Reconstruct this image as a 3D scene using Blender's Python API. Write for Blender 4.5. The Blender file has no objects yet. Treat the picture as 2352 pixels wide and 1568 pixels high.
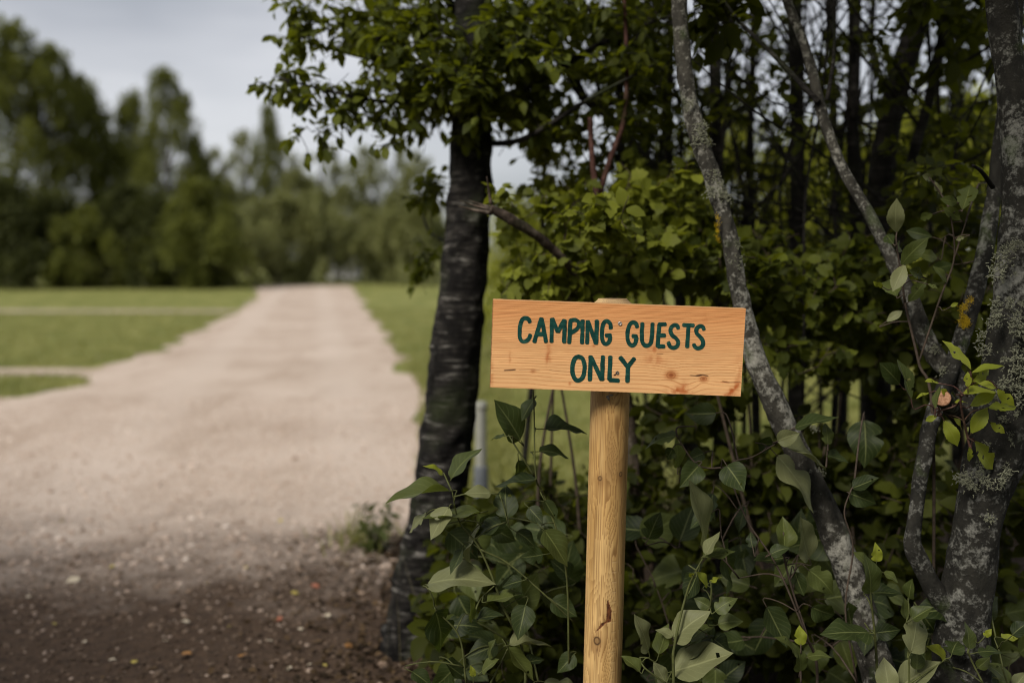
import bpy, math, random
import numpy as np
from mathutils import Vector, Matrix

# ------------------------------------------------------------------ camera, sky, sun, exposure
sc = bpy.context.scene
COL = sc.collection
CAM_H, PITCH, LENS = 1.30, math.atan(196 / 2286.7), 35.0
FOCAL = 2352 * LENS / 36.0
cam_data = bpy.data.cameras.new('camera')
cam_data.lens = LENS; cam_data.sensor_width = 36.0; cam_data.clip_end = 2000; cam_data.clip_start = 0.02
cam_data.dof.use_dof = True; cam_data.dof.focus_distance = 2.03; cam_data.dof.aperture_fstop = 1.5
cam_data.dof.aperture_blades = 9
cam = bpy.data.objects.new('camera', cam_data); COL.objects.link(cam)
cam.location = (0, 0, CAM_H); cam.rotation_euler = (math.pi / 2 - PITCH, 0, 0)
sc.camera = cam

SUN_EL, SUN_H = math.radians(42), Vector((0.62, 0.785, 0))      # the way the light travels over the ground
world = bpy.data.worlds.new('World'); sc.world = world; world.use_nodes = True
wn, wl = world.node_tree.nodes, world.node_tree.links
wn.clear()
def wnode(t, **kw):
    n = wn.new(t)
    for k, v in kw.items(): setattr(n, k, v)
    return n
w_out = wnode('ShaderNodeOutputWorld'); w_bg = wnode('ShaderNodeBackground')
w_sky = wnode('ShaderNodeTexSky', sky_type='NISHITA', sun_disc=False)
w_sky.sun_elevation = SUN_EL; w_sky.sun_rotation = math.atan2(-SUN_H.x, -SUN_H.y)
w_tc = wnode('ShaderNodeTexCoord'); w_map = wnode('ShaderNodeMapping'); w_map.inputs['Scale'].default_value = (1.6, 1.6, 5.5)
w_noise = wnode('ShaderNodeTexNoise'); w_noise.inputs['Scale'].default_value = 1.3; w_noise.inputs['Detail'].default_value = 4
w_ramp = wnode('ShaderNodeValToRGB')
w_ramp.color_ramp.elements[0].position = 0.34; w_ramp.color_ramp.elements[0].color = (1.42, 1.455, 1.56, 1)
w_ramp.color_ramp.elements[1].position = 0.68; w_ramp.color_ramp.elements[1].color = (2.56, 2.54, 2.6, 1)
w_mix = wnode('ShaderNodeMix', data_type='RGBA'); w_mix.inputs[0].default_value = 0.93
wl.new(w_tc.outputs['Generated'], w_map.inputs['Vector']); wl.new(w_map.outputs[0], w_noise.inputs['Vector'])
wl.new(w_noise.outputs[0], w_ramp.inputs[0]); wl.new(w_sky.outputs[0], w_mix.inputs[6]); wl.new(w_ramp.outputs[0], w_mix.inputs[7])
wl.new(w_mix.outputs[2], w_bg.inputs['Color']); w_bg.inputs['Strength'].default_value = 0.1
wl.new(w_bg.outputs[0], w_out.inputs['Surface'])
sun_data = bpy.data.lights.new('sun', 'SUN'); sun_data.energy = 1.5; sun_data.angle = math.radians(18); sun_data.color = (1.0, 0.93, 0.84)
sun = bpy.data.objects.new('sun', sun_data); COL.objects.link(sun)
sun.rotation_euler = Vector((SUN_H.x * math.cos(SUN_EL), SUN_H.y * math.cos(SUN_EL), -math.sin(SUN_EL))).to_track_quat('-Z', 'Y').to_euler()
vs = sc.view_settings
vs.view_transform = 'Standard'; vs.look = 'None'; vs.gamma = 1.0; vs.use_curve_mapping = False; vs.exposure = 1.5
sc.render.engine = 'CYCLES'
cy = sc.cycles
cy.use_denoising = True; cy.max_bounces = 7; cy.diffuse_bounces = 4; cy.glossy_bounces = 2; cy.transmission_bounces = 4
cy.transparent_max_bounces = 4; cy.caustics_reflective = False; cy.caustics_refractive = False
cy.sample_clamp_indirect = 6.0
sc.cycles.pixel_filter_type = 'BLACKMAN_HARRIS'; cy.filter_width = 1.1

# ------------------------------------------------------------------ helpers
rng = np.random.default_rng(11)
random.seed(4)
CT, ST = math.cos(PITCH), math.sin(PITCH)
def P(px, py, d):
    """the point at ground distance d that stands behind pixel (px, py) of the 2352 x 1568 picture"""
    x = (px - 1176) / FOCAL; u = -(py - 784) / FOCAL
    t = d / (CT + u * ST)
    return np.array((x * t, d, CAM_H + t * (u * CT - ST)))
def ppm(d): return FOCAL / d                       # pixels per metre
def project(p):
    p = np.asarray(p, float); y = p[..., 1]; z = p[..., 2] - CAM_H
    f = y * CT - z * ST; u = y * ST + z * CT
    return 1176 + FOCAL * p[..., 0] / f, 784 - FOCAL * u / f, f

def tag(o, label=None, cat=None, group=None, kind=None):
    if label: o['label'] = label
    if cat: o['category'] = cat
    if group: o['group'] = group
    if kind: o['kind'] = kind
    return o
def empty(name, loc=(0, 0, 0)):
    o = bpy.data.objects.new(name, None); COL.objects.link(o); o.location = loc; o.empty_display_size = 0.1
    return o
def make_mesh(name, V, F, mat=None, smooth=True, uv=None, attrs=None, colors=None):
    """F: (n,k) array of one face size, or a list of such arrays"""
    V = np.asarray(V, np.float32).reshape(-1, 3)
    Fs = [np.asarray(f, np.int32) for f in (F if isinstance(F, list) else [F]) if len(f)]
    me = bpy.data.meshes.new(name)
    me.vertices.add(len(V)); me.vertices.foreach_set('co', V.ravel())
    loops = np.concatenate([f.ravel() for f in Fs]); sizes = np.concatenate([np.full(len(f), f.shape[1], np.int32) for f in Fs])
    me.loops.add(len(loops)); me.loops.foreach_set('vertex_index', loops)
    me.polygons.add(len(sizes)); starts = np.concatenate([[0], np.cumsum(sizes)[:-1]]).astype(np.int32)
    me.polygons.foreach_set('loop_start', starts)
    me.polygons.foreach_set('use_smooth', np.full(len(sizes), smooth, bool))
    if uv is not None:
        l = me.uv_layers.new(name='UVMap'); l.data.foreach_set('uv', np.asarray(uv, np.float32)[loops].ravel())
    for k, a in (attrs or {}).items():
        at = me.attributes.new(k, 'FLOAT', 'POINT'); at.data.foreach_set('value', np.asarray(a, np.float32))
    if colors is not None:
        at = me.attributes.new('col', 'FLOAT_COLOR', 'POINT')
        c = np.ones((len(V), 4), np.float32); c[:, :3] = colors; at.data.foreach_set('color', c.ravel())
    me.update(); me.validate()
    if mat: me.materials.append(mat)
    return me
def link(name, me, parent=None, loc=(0, 0, 0)):
    o = bpy.data.objects.new(name, me); COL.objects.link(o); o.location = loc
    if parent: o.parent = parent
    return o

def vnoise(x, y, seed=0):
    x = np.asarray(x, float); y = np.asarray(y, float)
    xi = np.floor(x).astype(np.int64); yi = np.floor(y).astype(np.int64); xf = x - xi; yf = y - yi
    def h(a, b):
        n = (a * 374761393 + b * 668265263 + seed * 982451653) & 0x7fffffff
        n = ((n ^ (n >> 13)) * 1274126177) & 0x7fffffff
        return ((n ^ (n >> 16)) & 0xffff) / 65535.0
    u = xf * xf * (3 - 2 * xf); v = yf * yf * (3 - 2 * yf)
    return (h(xi, yi) * (1 - u) + h(xi + 1, yi) * u) * (1 - v) + (h(xi, yi + 1) * (1 - u) + h(xi + 1, yi + 1) * u) * v
def fbm(x, y, o=4, seed=0):
    s = 0; a = 0.5
    for k in range(o): s = s + a * vnoise(x * 2 ** k, y * 2 ** k, seed + k); a *= 0.5
    return s
def smooth(e0, e1, x):
    t = np.clip((x - e0) / (e1 - e0), 0, 1); return t * t * (3 - 2 * t)

def spline(pts, n):
    """Catmull-Rom resample of control points to n samples (any dimension)"""
    p = np.asarray(pts, float); p = np.vstack([2 * p[0] - p[1], p, 2 * p[-1] - p[-2]])
    m = len(p) - 3; t = np.linspace(0, m - 1e-6, n); i = t.astype(int); f = (t - i)[:, None]
    a, b, c, d = p[i], p[i + 1], p[i + 2], p[i + 3]
    return 0.5 * (2 * b + (c - a) * f + (2 * a - 5 * b + 4 * c - d) * f ** 2 + (3 * b - a - 3 * c + d) * f ** 3)

def tube(pts, rad, ns=8, rough=0.0, rf=8.0, seed=0, cap=True):
    pts = np.asarray(pts, float); n = len(pts); rad = np.broadcast_to(np.asarray(rad, float), (n,))
    tg = np.gradient(pts, axis=0); tg /= np.linalg.norm(tg, axis=1)[:, None] + 1e-9
    ref = np.array((0.0, 1.0, 0.0)) if abs(tg[:, 1]).mean() < 0.8 else np.array((1.0, 0, 0))
    X = np.cross(tg, ref); X /= np.linalg.norm(X, axis=1)[:, None] + 1e-9
    Y = np.cross(X, tg)
    a = np.linspace(0, 2 * math.pi, ns, endpoint=False)
    R = rad[:, None] * np.ones(ns)
    if rough:
        s = np.concatenate([[0], np.cumsum(np.linalg.norm(np.diff(pts, axis=0), axis=1))])
        A, S = np.meshgrid(a, s)
        nz = fbm(np.cos(A) * 1.6 + S * rf, np.sin(A) * 1.6 + S * rf * 0.31 + 7, 4, seed) - 0.47
        R = R * (1 + rough * nz)
    V = pts[:, None, :] + R[..., None] * (np.cos(a)[None, :, None] * X[:, None, :] + np.sin(a)[None, :, None] * Y[:, None, :])
    V = V.reshape(-1, 3)
    i = np.arange(n - 1)[:, None] * ns; j = np.arange(ns)[None, :]; k = (j + 1) % ns
    F = np.stack([i + j, i + k, i + ns + k, i + ns + j], -1).reshape(-1, 4)
    if cap:
        V = np.vstack([V, pts[0], pts[-1]]); b0, b1 = len(V) - 2, len(V) - 1
        jj = np.arange(ns); kk = (jj + 1) % ns
        F = np.vstack([F, np.stack([kk, jj, np.full(ns, b0), np.full(ns, b0)], -1)[:, [0, 1, 2, 2]],
                       np.stack([(n - 1) * ns + jj, (n - 1) * ns + kk, np.full(ns, b1), np.full(ns, b1)], -1)[:, [0, 1, 2, 2]]])
    return V, F
def fixdeg(F):
    """split quads whose last two corners coincide off as triangles"""
    F = np.asarray(F); d = F[:, 2] == F[:, 3]
    return [F[~d], F[d][:, :3]]
def join(parts):
    Vs, Fs, o = [], [], 0
    for V, F in parts: Vs.append(V); Fs.append(np.asarray(F) + o); o += len(V)
    return np.vstack(Vs), np.vstack(Fs)

# ------------------------------------------------------------------ materials
MATS = {}
def mat(name):
    m = bpy.data.materials.new(name); m.use_nodes = True; MATS[name] = m
    nt = m.node_tree; nt.nodes.clear()
    o = nt.nodes.new('ShaderNodeOutputMaterial')
    def N(t, ins=None, **kw):
        n = nt.nodes.new(t)
        for k, v in kw.items(): setattr(n, k, v)
        for k, v in (ins or {}).items():
            if isinstance(v, bpy.types.NodeSocket): nt.links.new(v, n.inputs[k])
            else: n.inputs[k].default_value = v
        return n
    return m, nt, N, o
def c4(c): return (*c, 1.0)
def ramp(N, fac, stops):
    r = N('ShaderNodeValToRGB', {0: fac}); e = r.color_ramp.elements
    while len(e) < len(stops): e.new(0.5)
    for k, (p, c) in enumerate(stops): e[k].position = p; e[k].color = c4(c)
    return r.outputs[0]
def mixc(N, f, a, b, blend='MIX'):
    n = N('ShaderNodeMix', data_type='RGBA', blend_type=blend)
    for k, v in ((0, f), (6, a), (7, b)):
        if isinstance(v, bpy.types.NodeSocket): n.id_data.links.new(v, n.inputs[k])
        else: n.inputs[k].default_value = c4(v) if k > 0 and len(v) == 3 else v
    return n.outputs[2]
def math_(N, op, a, b=0.0, c=0.0): return N('ShaderNodeMath', {0: a, 1: b, 2: c}, operation=op).outputs[0]

def leaf_mat(name, dark, light, glow, trans=0.4, rough=0.5, spec=0.35, veins=0.0, vein_col=(0.25, 0.3, 0.1)):
    m, nt, N, o = mat(name)
    at = N('ShaderNodeAttribute', attribute_name='rnd').outputs['Fac']; oi = N('ShaderNodeObjectInfo').outputs['Random']
    f = math_(N, 'FRACT', math_(N, 'ADD', at, oi))
    col = mixc(N, f, dark, light)
    tc = N('ShaderNodeTexCoord')
    nz = N('ShaderNodeTexNoise', {'Vector': tc.outputs['Object'], 'Scale': 60.0, 'Detail': 3.0}).outputs[0]
    col = mixc(N, math_(N, 'MULTIPLY', nz, 0.35), col, tuple(x * 0.55 for x in dark))
    bump = None
    if veins:
        uv = N('ShaderNodeSeparateXYZ', {0: tc.outputs['UV']})
        ax = math_(N, 'ABSOLUTE', math_(N, 'SUBTRACT', uv.outputs[0], 0.5))
        mid = math_(N, 'SUBTRACT', 1.0, N('ShaderNodeMapRange', {0: ax, 1: 0.012, 2: 0.035}).outputs[0])
        ph = math_(N, 'ABSOLUTE', math_(N, 'SUBTRACT', math_(N, 'FRACT', math_(N, 'MULTIPLY_ADD', uv.outputs[1], 7.0, math_(N, 'MULTIPLY', ax, -5.0))), 0.5))
        side = math_(N, 'SUBTRACT', 1.0, N('ShaderNodeMapRange', {0: ph, 1: 0.02, 2: 0.09}).outputs[0])
        v = math_(N, 'MAXIMUM', mid, math_(N, 'MULTIPLY', side, 0.38))
        col = mixc(N, math_(N, 'MULTIPLY', v, veins), col, vein_col)
        bump = N('ShaderNodeBump', {'Strength': 0.25, 'Distance': 0.002, 'Height': v}).outputs[0]
    b = N('ShaderNodeBsdfPrincipled', {'Base Color': col, 'Roughness': rough, 'Specular IOR Level': spec})
    if bump: nt.links.new(bump, b.inputs['Normal'])
    t = N('ShaderNodeBsdfTranslucent', {'Color': mixc(N, 0.65, col, glow)})
    ms = N('ShaderNodeMixShader', {0: trans, 1: b.outputs[0], 2: t.outputs[0]})
    nt.links.new(ms.outputs[0], o.inputs[0]); return m
leaf_mat('cherry_leaf', (0.022, 0.031, 0.005), (0.11, 0.13, 0.012), (0.23, 0.26, 0.01), 0.42, 0.6, 0.18, veins=0.25, vein_col=(0.12, 0.15, 0.03))
leaf_mat('thicket_leaf', (0.012, 0.016, 0.004), (0.07, 0.082, 0.01), (0.2, 0.225, 0.01), 0.45, 0.6, 0.12)
leaf_mat('bramble_leaf', (0.03, 0.04, 0.006), (0.24, 0.265, 0.03), (0.32, 0.35, 0.02), 0.42, 0.6, 0.16, veins=0.3, vein_col=(0.18, 0.21, 0.05))
leaf_mat('lilac_dark', (0.012, 0.02, 0.006), (0.032, 0.046, 0.011), (0.1, 0.14, 0.012), 0.28, 0.55, 0.2, 0.7, (0.15, 0.17, 0.06))  # dark copy for leaves that catch less light
leaf_mat('lilac_pale_sheen', (0.125, 0.135, 0.06), (0.19, 0.2, 0.09), (0.22, 0.24, 0.06), 0.28, 0.55, 0.25, 0.55, (0.28, 0.29, 0.14))  # pale leaf undersides, with sky sheen mixed into the colour
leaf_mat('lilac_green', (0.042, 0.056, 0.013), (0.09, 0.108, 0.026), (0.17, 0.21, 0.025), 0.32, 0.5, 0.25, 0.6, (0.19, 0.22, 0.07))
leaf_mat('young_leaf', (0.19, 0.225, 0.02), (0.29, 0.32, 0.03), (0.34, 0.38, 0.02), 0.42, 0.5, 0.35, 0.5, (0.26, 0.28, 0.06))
leaf_mat('field_shrub_leaf', (0.16, 0.18, 0.02), (0.33, 0.345, 0.05), (0.38, 0.4, 0.03), 0.45, 0.7, 0.1)
leaf_mat('far_leaf', (0.045, 0.055, 0.013), (0.19, 0.205, 0.048), (0.26, 0.28, 0.04), 0.4, 0.7, 0.15)
leaf_mat('far_pale_leaf', (0.13, 0.14, 0.055), (0.27, 0.28, 0.11), (0.3, 0.315, 0.09), 0.4, 0.7, 0.15)
leaf_mat('far_dark_leaf', (0.03, 0.036, 0.013), (0.08, 0.09, 0.025), (0.1, 0.115, 0.02), 0.3, 0.7, 0.15)
leaf_mat('grass_blade', (0.14, 0.145, 0.036), (0.28, 0.275, 0.085), (0.26, 0.28, 0.05), 0.3)
leaf_mat('straw', (0.08, 0.07, 0.03), (0.16, 0.14, 0.07), (0.15, 0.13, 0.06), 0.2)

def bark_mat(name, dark, mid, pale, mode, less=0.0):
    m, nt, N, o = mat(name)
    tc = N('ShaderNodeTexCoord').outputs['Object']
    mp = N('ShaderNodeMapping', {'Vector': tc, 'Scale': (11, 11, 75) if mode == 'band' else (30, 30, 16)}).outputs[0]
    n1 = N('ShaderNodeTexNoise', {'Vector': mp, 'Scale': 1.0, 'Detail': 6.0, 'Roughness': 0.65}).outputs[0]
    n2 = N('ShaderNodeTexNoise', {'Vector': tc, 'Scale': 120.0 if mode == 'lichen' else 45.0, 'Detail': 5.0, 'Roughness': 0.7}).outputs[0]
    n3 = N('ShaderNodeTexNoise', {'Vector': tc, 'Scale': 7.0, 'Detail': 4.0}).outputs[0]
    if mode == 'lichen':
        col = ramp(N, n1, [(0.3, dark), (0.62, mid)])
        n6 = N('ShaderNodeTexNoise', {'Vector': tc, 'Scale': 38.0, 'Detail': 4.0, 'Roughness': 0.6}).outputs[0]
        sp = ramp(N, math_(N, 'MULTIPLY_ADD', n3, 0.4, math_(N, 'MULTIPLY_ADD', n6, 0.4, math_(N, 'MULTIPLY', n2, 0.4))), [(0.585 + less, (0, 0, 0)), (0.69 + less, (1, 1, 1))])
        col = mixc(N, sp, col, pale)
        n4 = N('ShaderNodeTexNoise', {'Vector': tc, 'Scale': 14.0, 'Detail': 5.0}).outputs[0]
        col = mixc(N, ramp(N, n4, [(0.6, (0, 0, 0)), (0.72, (0.6, 0.6, 0.6))]), col, (0.035, 0.05, 0.014))
        h = math_(N, 'MULTIPLY_ADD', n1, 0.7, math_(N, 'MULTIPLY', n2, 0.6)); bs, bd = 0.9, 0.006
    else:
        col = ramp(N, n1, [(0.38, dark), (0.55, mid), (0.68, pale)])
        n5 = N('ShaderNodeTexNoise', {'Vector': tc, 'Scale': 16.0, 'Detail': 5.0, 'Roughness': 0.7}).outputs[0]
        col = mixc(N, ramp(N, n5, [(0.42, (1, 1, 1)), (0.6, (0, 0, 0))]), col, dark)
        col = mixc(N, ramp(N, n3, [(0.5, (0, 0, 0)), (0.75, (0.5, 0.5, 0.5))]), col, (0.03, 0.04, 0.012))
        h = math_(N, 'ADD', n1, math_(N, 'MULTIPLY', n2, 0.4)); bs, bd = 1.0, 0.012
    bp = N('ShaderNodeBump', {'Strength': bs, 'Distance': bd, 'Height': h}).outputs[0]
    b = N('ShaderNodeBsdfPrincipled', {'Base Color': col, 'Roughness': 0.9, 'Specular IOR Level': 0.15, 'Normal': bp})
    nt.links.new(b.outputs[0], o.inputs[0]); return m
bark_mat('cherry_bark', (0.006, 0.0055, 0.005), (0.034, 0.031, 0.027), (0.25, 0.24, 0.215), 'band')
bark_mat('lichen_bark', (0.008, 0.0075, 0.006), (0.045, 0.042, 0.034), (0.22, 0.215, 0.185), 'lichen', 0.018)
bark_mat('mossy_bark', (0.007, 0.007, 0.006), (0.022, 0.021, 0.017), (0.15, 0.15, 0.132), 'lichen', 0.03)
bark_mat('dark_bark', (0.010, 0.009, 0.008), (0.03, 0.027, 0.024), (0.07, 0.065, 0.055), 'band')
bark_mat('dead_wood', (0.035, 0.026, 0.02), (0.12, 0.09, 0.07), (0.28, 0.24, 0.2), 'rough')
bark_mat('red_twig', (0.04, 0.018, 0.014), (0.1, 0.05, 0.04), (0.17, 0.1, 0.08), 'rough')
bark_mat('far_bark', (0.04, 0.036, 0.03), (0.1, 0.09, 0.075), (0.2, 0.19, 0.16), 'rough')

def plain(name, a, b=None, scale=30.0, rough=0.8, spec=0.2, metal=0.0, bump=0.0, detail=5.0):
    m, nt, N, o = mat(name)
    tc = N('ShaderNodeTexCoord').outputs['Object']
    nz = N('ShaderNodeTexNoise', {'Vector': tc, 'Scale': scale, 'Detail': detail, 'Roughness': 0.65}).outputs[0]
    col = ramp(N, nz, [(0.3, a), (0.7, b or a)])
    bs = N('ShaderNodeBsdfPrincipled', {'Base Color': col, 'Roughness': rough, 'Specular IOR Level': spec, 'Metallic': metal})
    if bump: nt.links.new(N('ShaderNodeBump', {'Strength': 0.6, 'Distance': bump, 'Height': nz}).outputs[0], bs.inputs['Normal'])
    nt.links.new(bs.outputs[0], o.inputs[0]); return m
plain('lichen', (0.09, 0.095, 0.062), (0.24, 0.245, 0.175), 300, 0.95, 0.1)
plain('yellow_lichen', (0.25, 0.16, 0.01), (0.5, 0.36, 0.02), 200, 0.95, 0.1)
plain('stem_green', (0.03, 0.034, 0.01), (0.085, 0.095, 0.028), 40, 0.7)
plain('stem_brown', (0.03, 0.022, 0.016), (0.075, 0.055, 0.04), 60, 0.85)
plain('screw_steel', (0.45, 0.45, 0.45), (0.6, 0.6, 0.6), 200, 0.35, 0.5, 0.9)
plain('screw_dark', (0.05, 0.045, 0.04), (0.2, 0.19, 0.17), 400, 0.5, 0.5, 0.6)
plain('cocoon', (0.06, 0.05, 0.04), (0.32, 0.29, 0.25), 260, 0.95, 0.05, 0, 0.002)
plain('cut_wood', (0.16, 0.075, 0.04), (0.4, 0.23, 0.14), 180, 0.85, 0.1, 0, 0.002)
plain('bollard_paint', (0.2, 0.205, 0.175), (0.27, 0.275, 0.24), 12, 0.5)
plain('bollard_base', (0.07, 0.08, 0.09), (0.12, 0.13, 0.14), 20, 0.7)
plain('shed_wall', (0.4, 0.4, 0.4), (0.48, 0.48, 0.48), 2, 0.8)
plain('shed_roof', (0.16, 0.16, 0.17), (0.22, 0.22, 0.23), 2, 0.8)
plain('window_glass', (0.04, 0.045, 0.05), (0.06, 0.065, 0.07), 2, 0.1, 0.6)
plain('fallen_yellow', (0.34, 0.27, 0.06), (0.45, 0.38, 0.1), 60, 0.7)
plain('fallen_red', (0.26, 0.09, 0.055), (0.36, 0.14, 0.08), 60, 0.7)
plain('fallen_pale', (0.42, 0.36, 0.26), (0.55, 0.48, 0.36), 60, 0.7)
plain('fallen_orange', (0.28, 0.13, 0.04), (0.36, 0.19, 0.06), 60, 0.7)

def ground_mat(name, stops, scales, bump):
    m, nt, N, o = mat(name)
    tc = N('ShaderNodeTexCoord').outputs['Object']
    n1 = N('ShaderNodeTexNoise', {'Vector': tc, 'Scale': scales[0], 'Detail': 6.0, 'Roughness': 0.7}).outputs[0]
    n2 = N('ShaderNodeTexNoise', {'Vector': tc, 'Scale': scales[1], 'Detail': 3.0}).outputs[0]
    f = math_(N, 'MULTIPLY_ADD', n1, 0.6, math_(N, 'MULTIPLY', n2, 0.4))
    col = ramp(N, f, stops)
    return m, nt, N, o, tc, n1, n2, col
def finish_ground(m, nt, N, o, col, h, d):
    bp = N('ShaderNodeBump', {'Strength': 0.8, 'Distance': d, 'Height': h}).outputs[0]
    b = N('ShaderNodeBsdfPrincipled', {'Base Color': col, 'Roughness': 0.95, 'Specular IOR Level': 0.1, 'Normal': bp})
    nt.links.new(b.outputs[0], o.inputs[0])
m, nt, N, o, tc, n1, n2, col = ground_mat('lawn', [(0.35, (0.15, 0.155, 0.042)), (0.65, (0.255, 0.25, 0.085))], (9.0, 0.35), 0.02)
tuf = N('ShaderNodeTexNoise', {'Vector': tc, 'Scale': 1.7, 'Detail': 6.0, 'Roughness': 0.7}).outputs[0]
col = mixc(N, ramp(N, tuf, [(0.44, (0, 0, 0)), (0.62, (0.9, 0.9, 0.9))]), col, (0.08, 0.105, 0.022))
finish_ground(m, nt, N, o, col, n1, 0.03)
m, nt, N, o, tc, n1, n2, col = ground_mat('gravel', [(0.3, (0.27, 0.205, 0.155)), (0.48, (0.43, 0.35, 0.285)), (0.68, (0.55, 0.465, 0.395))], (38.0, 0.6), 0.01)
shaded_soil = ramp(N, N('ShaderNodeTexNoise', {'Vector': tc, 'Scale': 24.0, 'Detail': 6.0, 'Roughness': 0.7}).outputs[0], [(0.3, (0.022, 0.013, 0.008)), (0.7, (0.09, 0.056, 0.034))])
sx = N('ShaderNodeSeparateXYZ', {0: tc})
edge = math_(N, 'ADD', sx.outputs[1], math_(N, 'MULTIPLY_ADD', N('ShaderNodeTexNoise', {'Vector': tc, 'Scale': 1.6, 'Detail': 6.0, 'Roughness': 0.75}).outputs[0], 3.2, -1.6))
near = N('ShaderNodeMapRange', {0: edge, 1: 3.6, 2: 5.0, 3: 0.95, 4: 0.0}).outputs[0]    # earth by the trees, with their shade painted into its brown
pat = N('ShaderNodeTexNoise', {'Vector': N('ShaderNodeMapping', {'Vector': tc, 'Scale': (1.5, .55, 1)}).outputs[0], 'Scale': 1.6, 'Detail': 7.0, 'Roughness': 0.7}).outputs[0]
col = mixc(N, ramp(N, pat, [(0.48, (0, 0, 0)), (0.72, (0.75, 0.75, 0.75))]), col, (0.26, 0.19, 0.135))     # damp earthy patches
u_ = math_(N, 'MULTIPLY_ADD', sx.outputs[1], 0.197, math_(N, 'ADD', sx.outputs[0], 0.54))              # across the track
rut = N('ShaderNodeMapRange', {0: math_(N, 'ABSOLUTE', math_(N, 'SUBTRACT', math_(N, 'ABSOLUTE', u_), 0.78)), 1: 0.05, 2: 0.42, 3: 0.5, 4: 0.0}, interpolation_type='SMOOTHSTEP').outputs[0]
col = mixc(N, math_(N, 'MULTIPLY', rut, N('ShaderNodeMapRange', {0: pat, 1: 0.3, 2: 0.65}).outputs[0]), col, (0.54, 0.465, 0.4))      # wheel tracks, swept paler
finish_ground(m, nt, N, o, mixc(N, near, col, shaded_soil), n1, 0.012)
m, nt, N, o, tc, n1, n2, col = ground_mat('woodland_soil', [(0.35, (0.018, 0.012, 0.0075)), (0.65, (0.062, 0.042, 0.026))], (30.0, 2.0), 0.02)
finish_ground(m, nt, N, o, col, n1, 0.02)
m, nt, N, o = mat('stone')
at = N('ShaderNodeAttribute', attribute_name='rnd').outputs['Fac']
col = ramp(N, at, [(0.0, (0.045, 0.029, 0.018)), (0.35, (0.25, 0.18, 0.13)), (0.7, (0.48, 0.385, 0.315)), (1.0, (0.6, 0.52, 0.45))])
b = N('ShaderNodeBsdfPrincipled', {'Base Color': col, 'Roughness': 0.9, 'Specular IOR Level': 0.2}); nt.links.new(b.outputs[0], o.inputs[0])

def painted_wood(name, rough, fine):
    m, nt, N, o = mat(name)
    at = N('ShaderNodeAttribute', attribute_name='col').outputs['Color']
    tc = N('ShaderNodeTexCoord').outputs['Object']
    mp = N('ShaderNodeMapping', {'Vector': tc, 'Scale': fine}).outputs[0]
    nz = N('ShaderNodeTexNoise', {'Vector': mp, 'Scale': 1.0, 'Detail': 4.0, 'Roughness': 0.6}).outputs[0]
    col = mixc(N, 1.0, at, ramp(N, nz, [(0.25, (0.8, 0.78, 0.76)), (0.75, (1.0, 1.0, 1.0))]), 'MULTIPLY')
    bp = N('ShaderNodeBump', {'Strength': 0.25, 'Distance': 0.0006, 'Height': nz}).outputs[0]
    b = N('ShaderNodeBsdfPrincipled', {'Base Color': col, 'Roughness': rough, 'Specular IOR Level': 0.25, 'Normal': bp})
    nt.links.new(b.outputs[0], o.inputs[0]); return m
painted_wood('board_wood', 0.65, (25, 200, 700))
m, nt, N, o = mat('letter_paint')                       # brushed paint, thin over the grain
tc = N('ShaderNodeTexCoord').outputs['Object']
g1 = N('ShaderNodeTexNoise', {'Vector': N('ShaderNodeMapping', {'Vector': tc, 'Scale': (18, 18, 420)}).outputs[0], 'Scale': 1.0, 'Detail': 4.0, 'Roughness': 0.65}).outputs[0]
g2 = N('ShaderNodeTexNoise', {'Vector': tc, 'Scale': 110.0, 'Detail': 3.0}).outputs[0]
col = ramp(N, math_(N, 'MULTIPLY_ADD', g1, 0.6, math_(N, 'MULTIPLY', g2, 0.4)), [(0.36, (0.002, 0.024, 0.02)), (0.55, (0.005, 0.05, 0.04)), (0.66, (0.035, 0.1, 0.068))])
bp = N('ShaderNodeBump', {'Strength': 0.4, 'Distance': 0.0005, 'Height': g1}).outputs[0]
b = N('ShaderNodeBsdfPrincipled', {'Base Color': col, 'Roughness': 0.7, 'Specular IOR Level': 0.15, 'Normal': bp}); nt.links.new(b.outputs[0], o.inputs[0])
painted_wood('post_wood', 0.6, (500, 500, 18))

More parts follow.
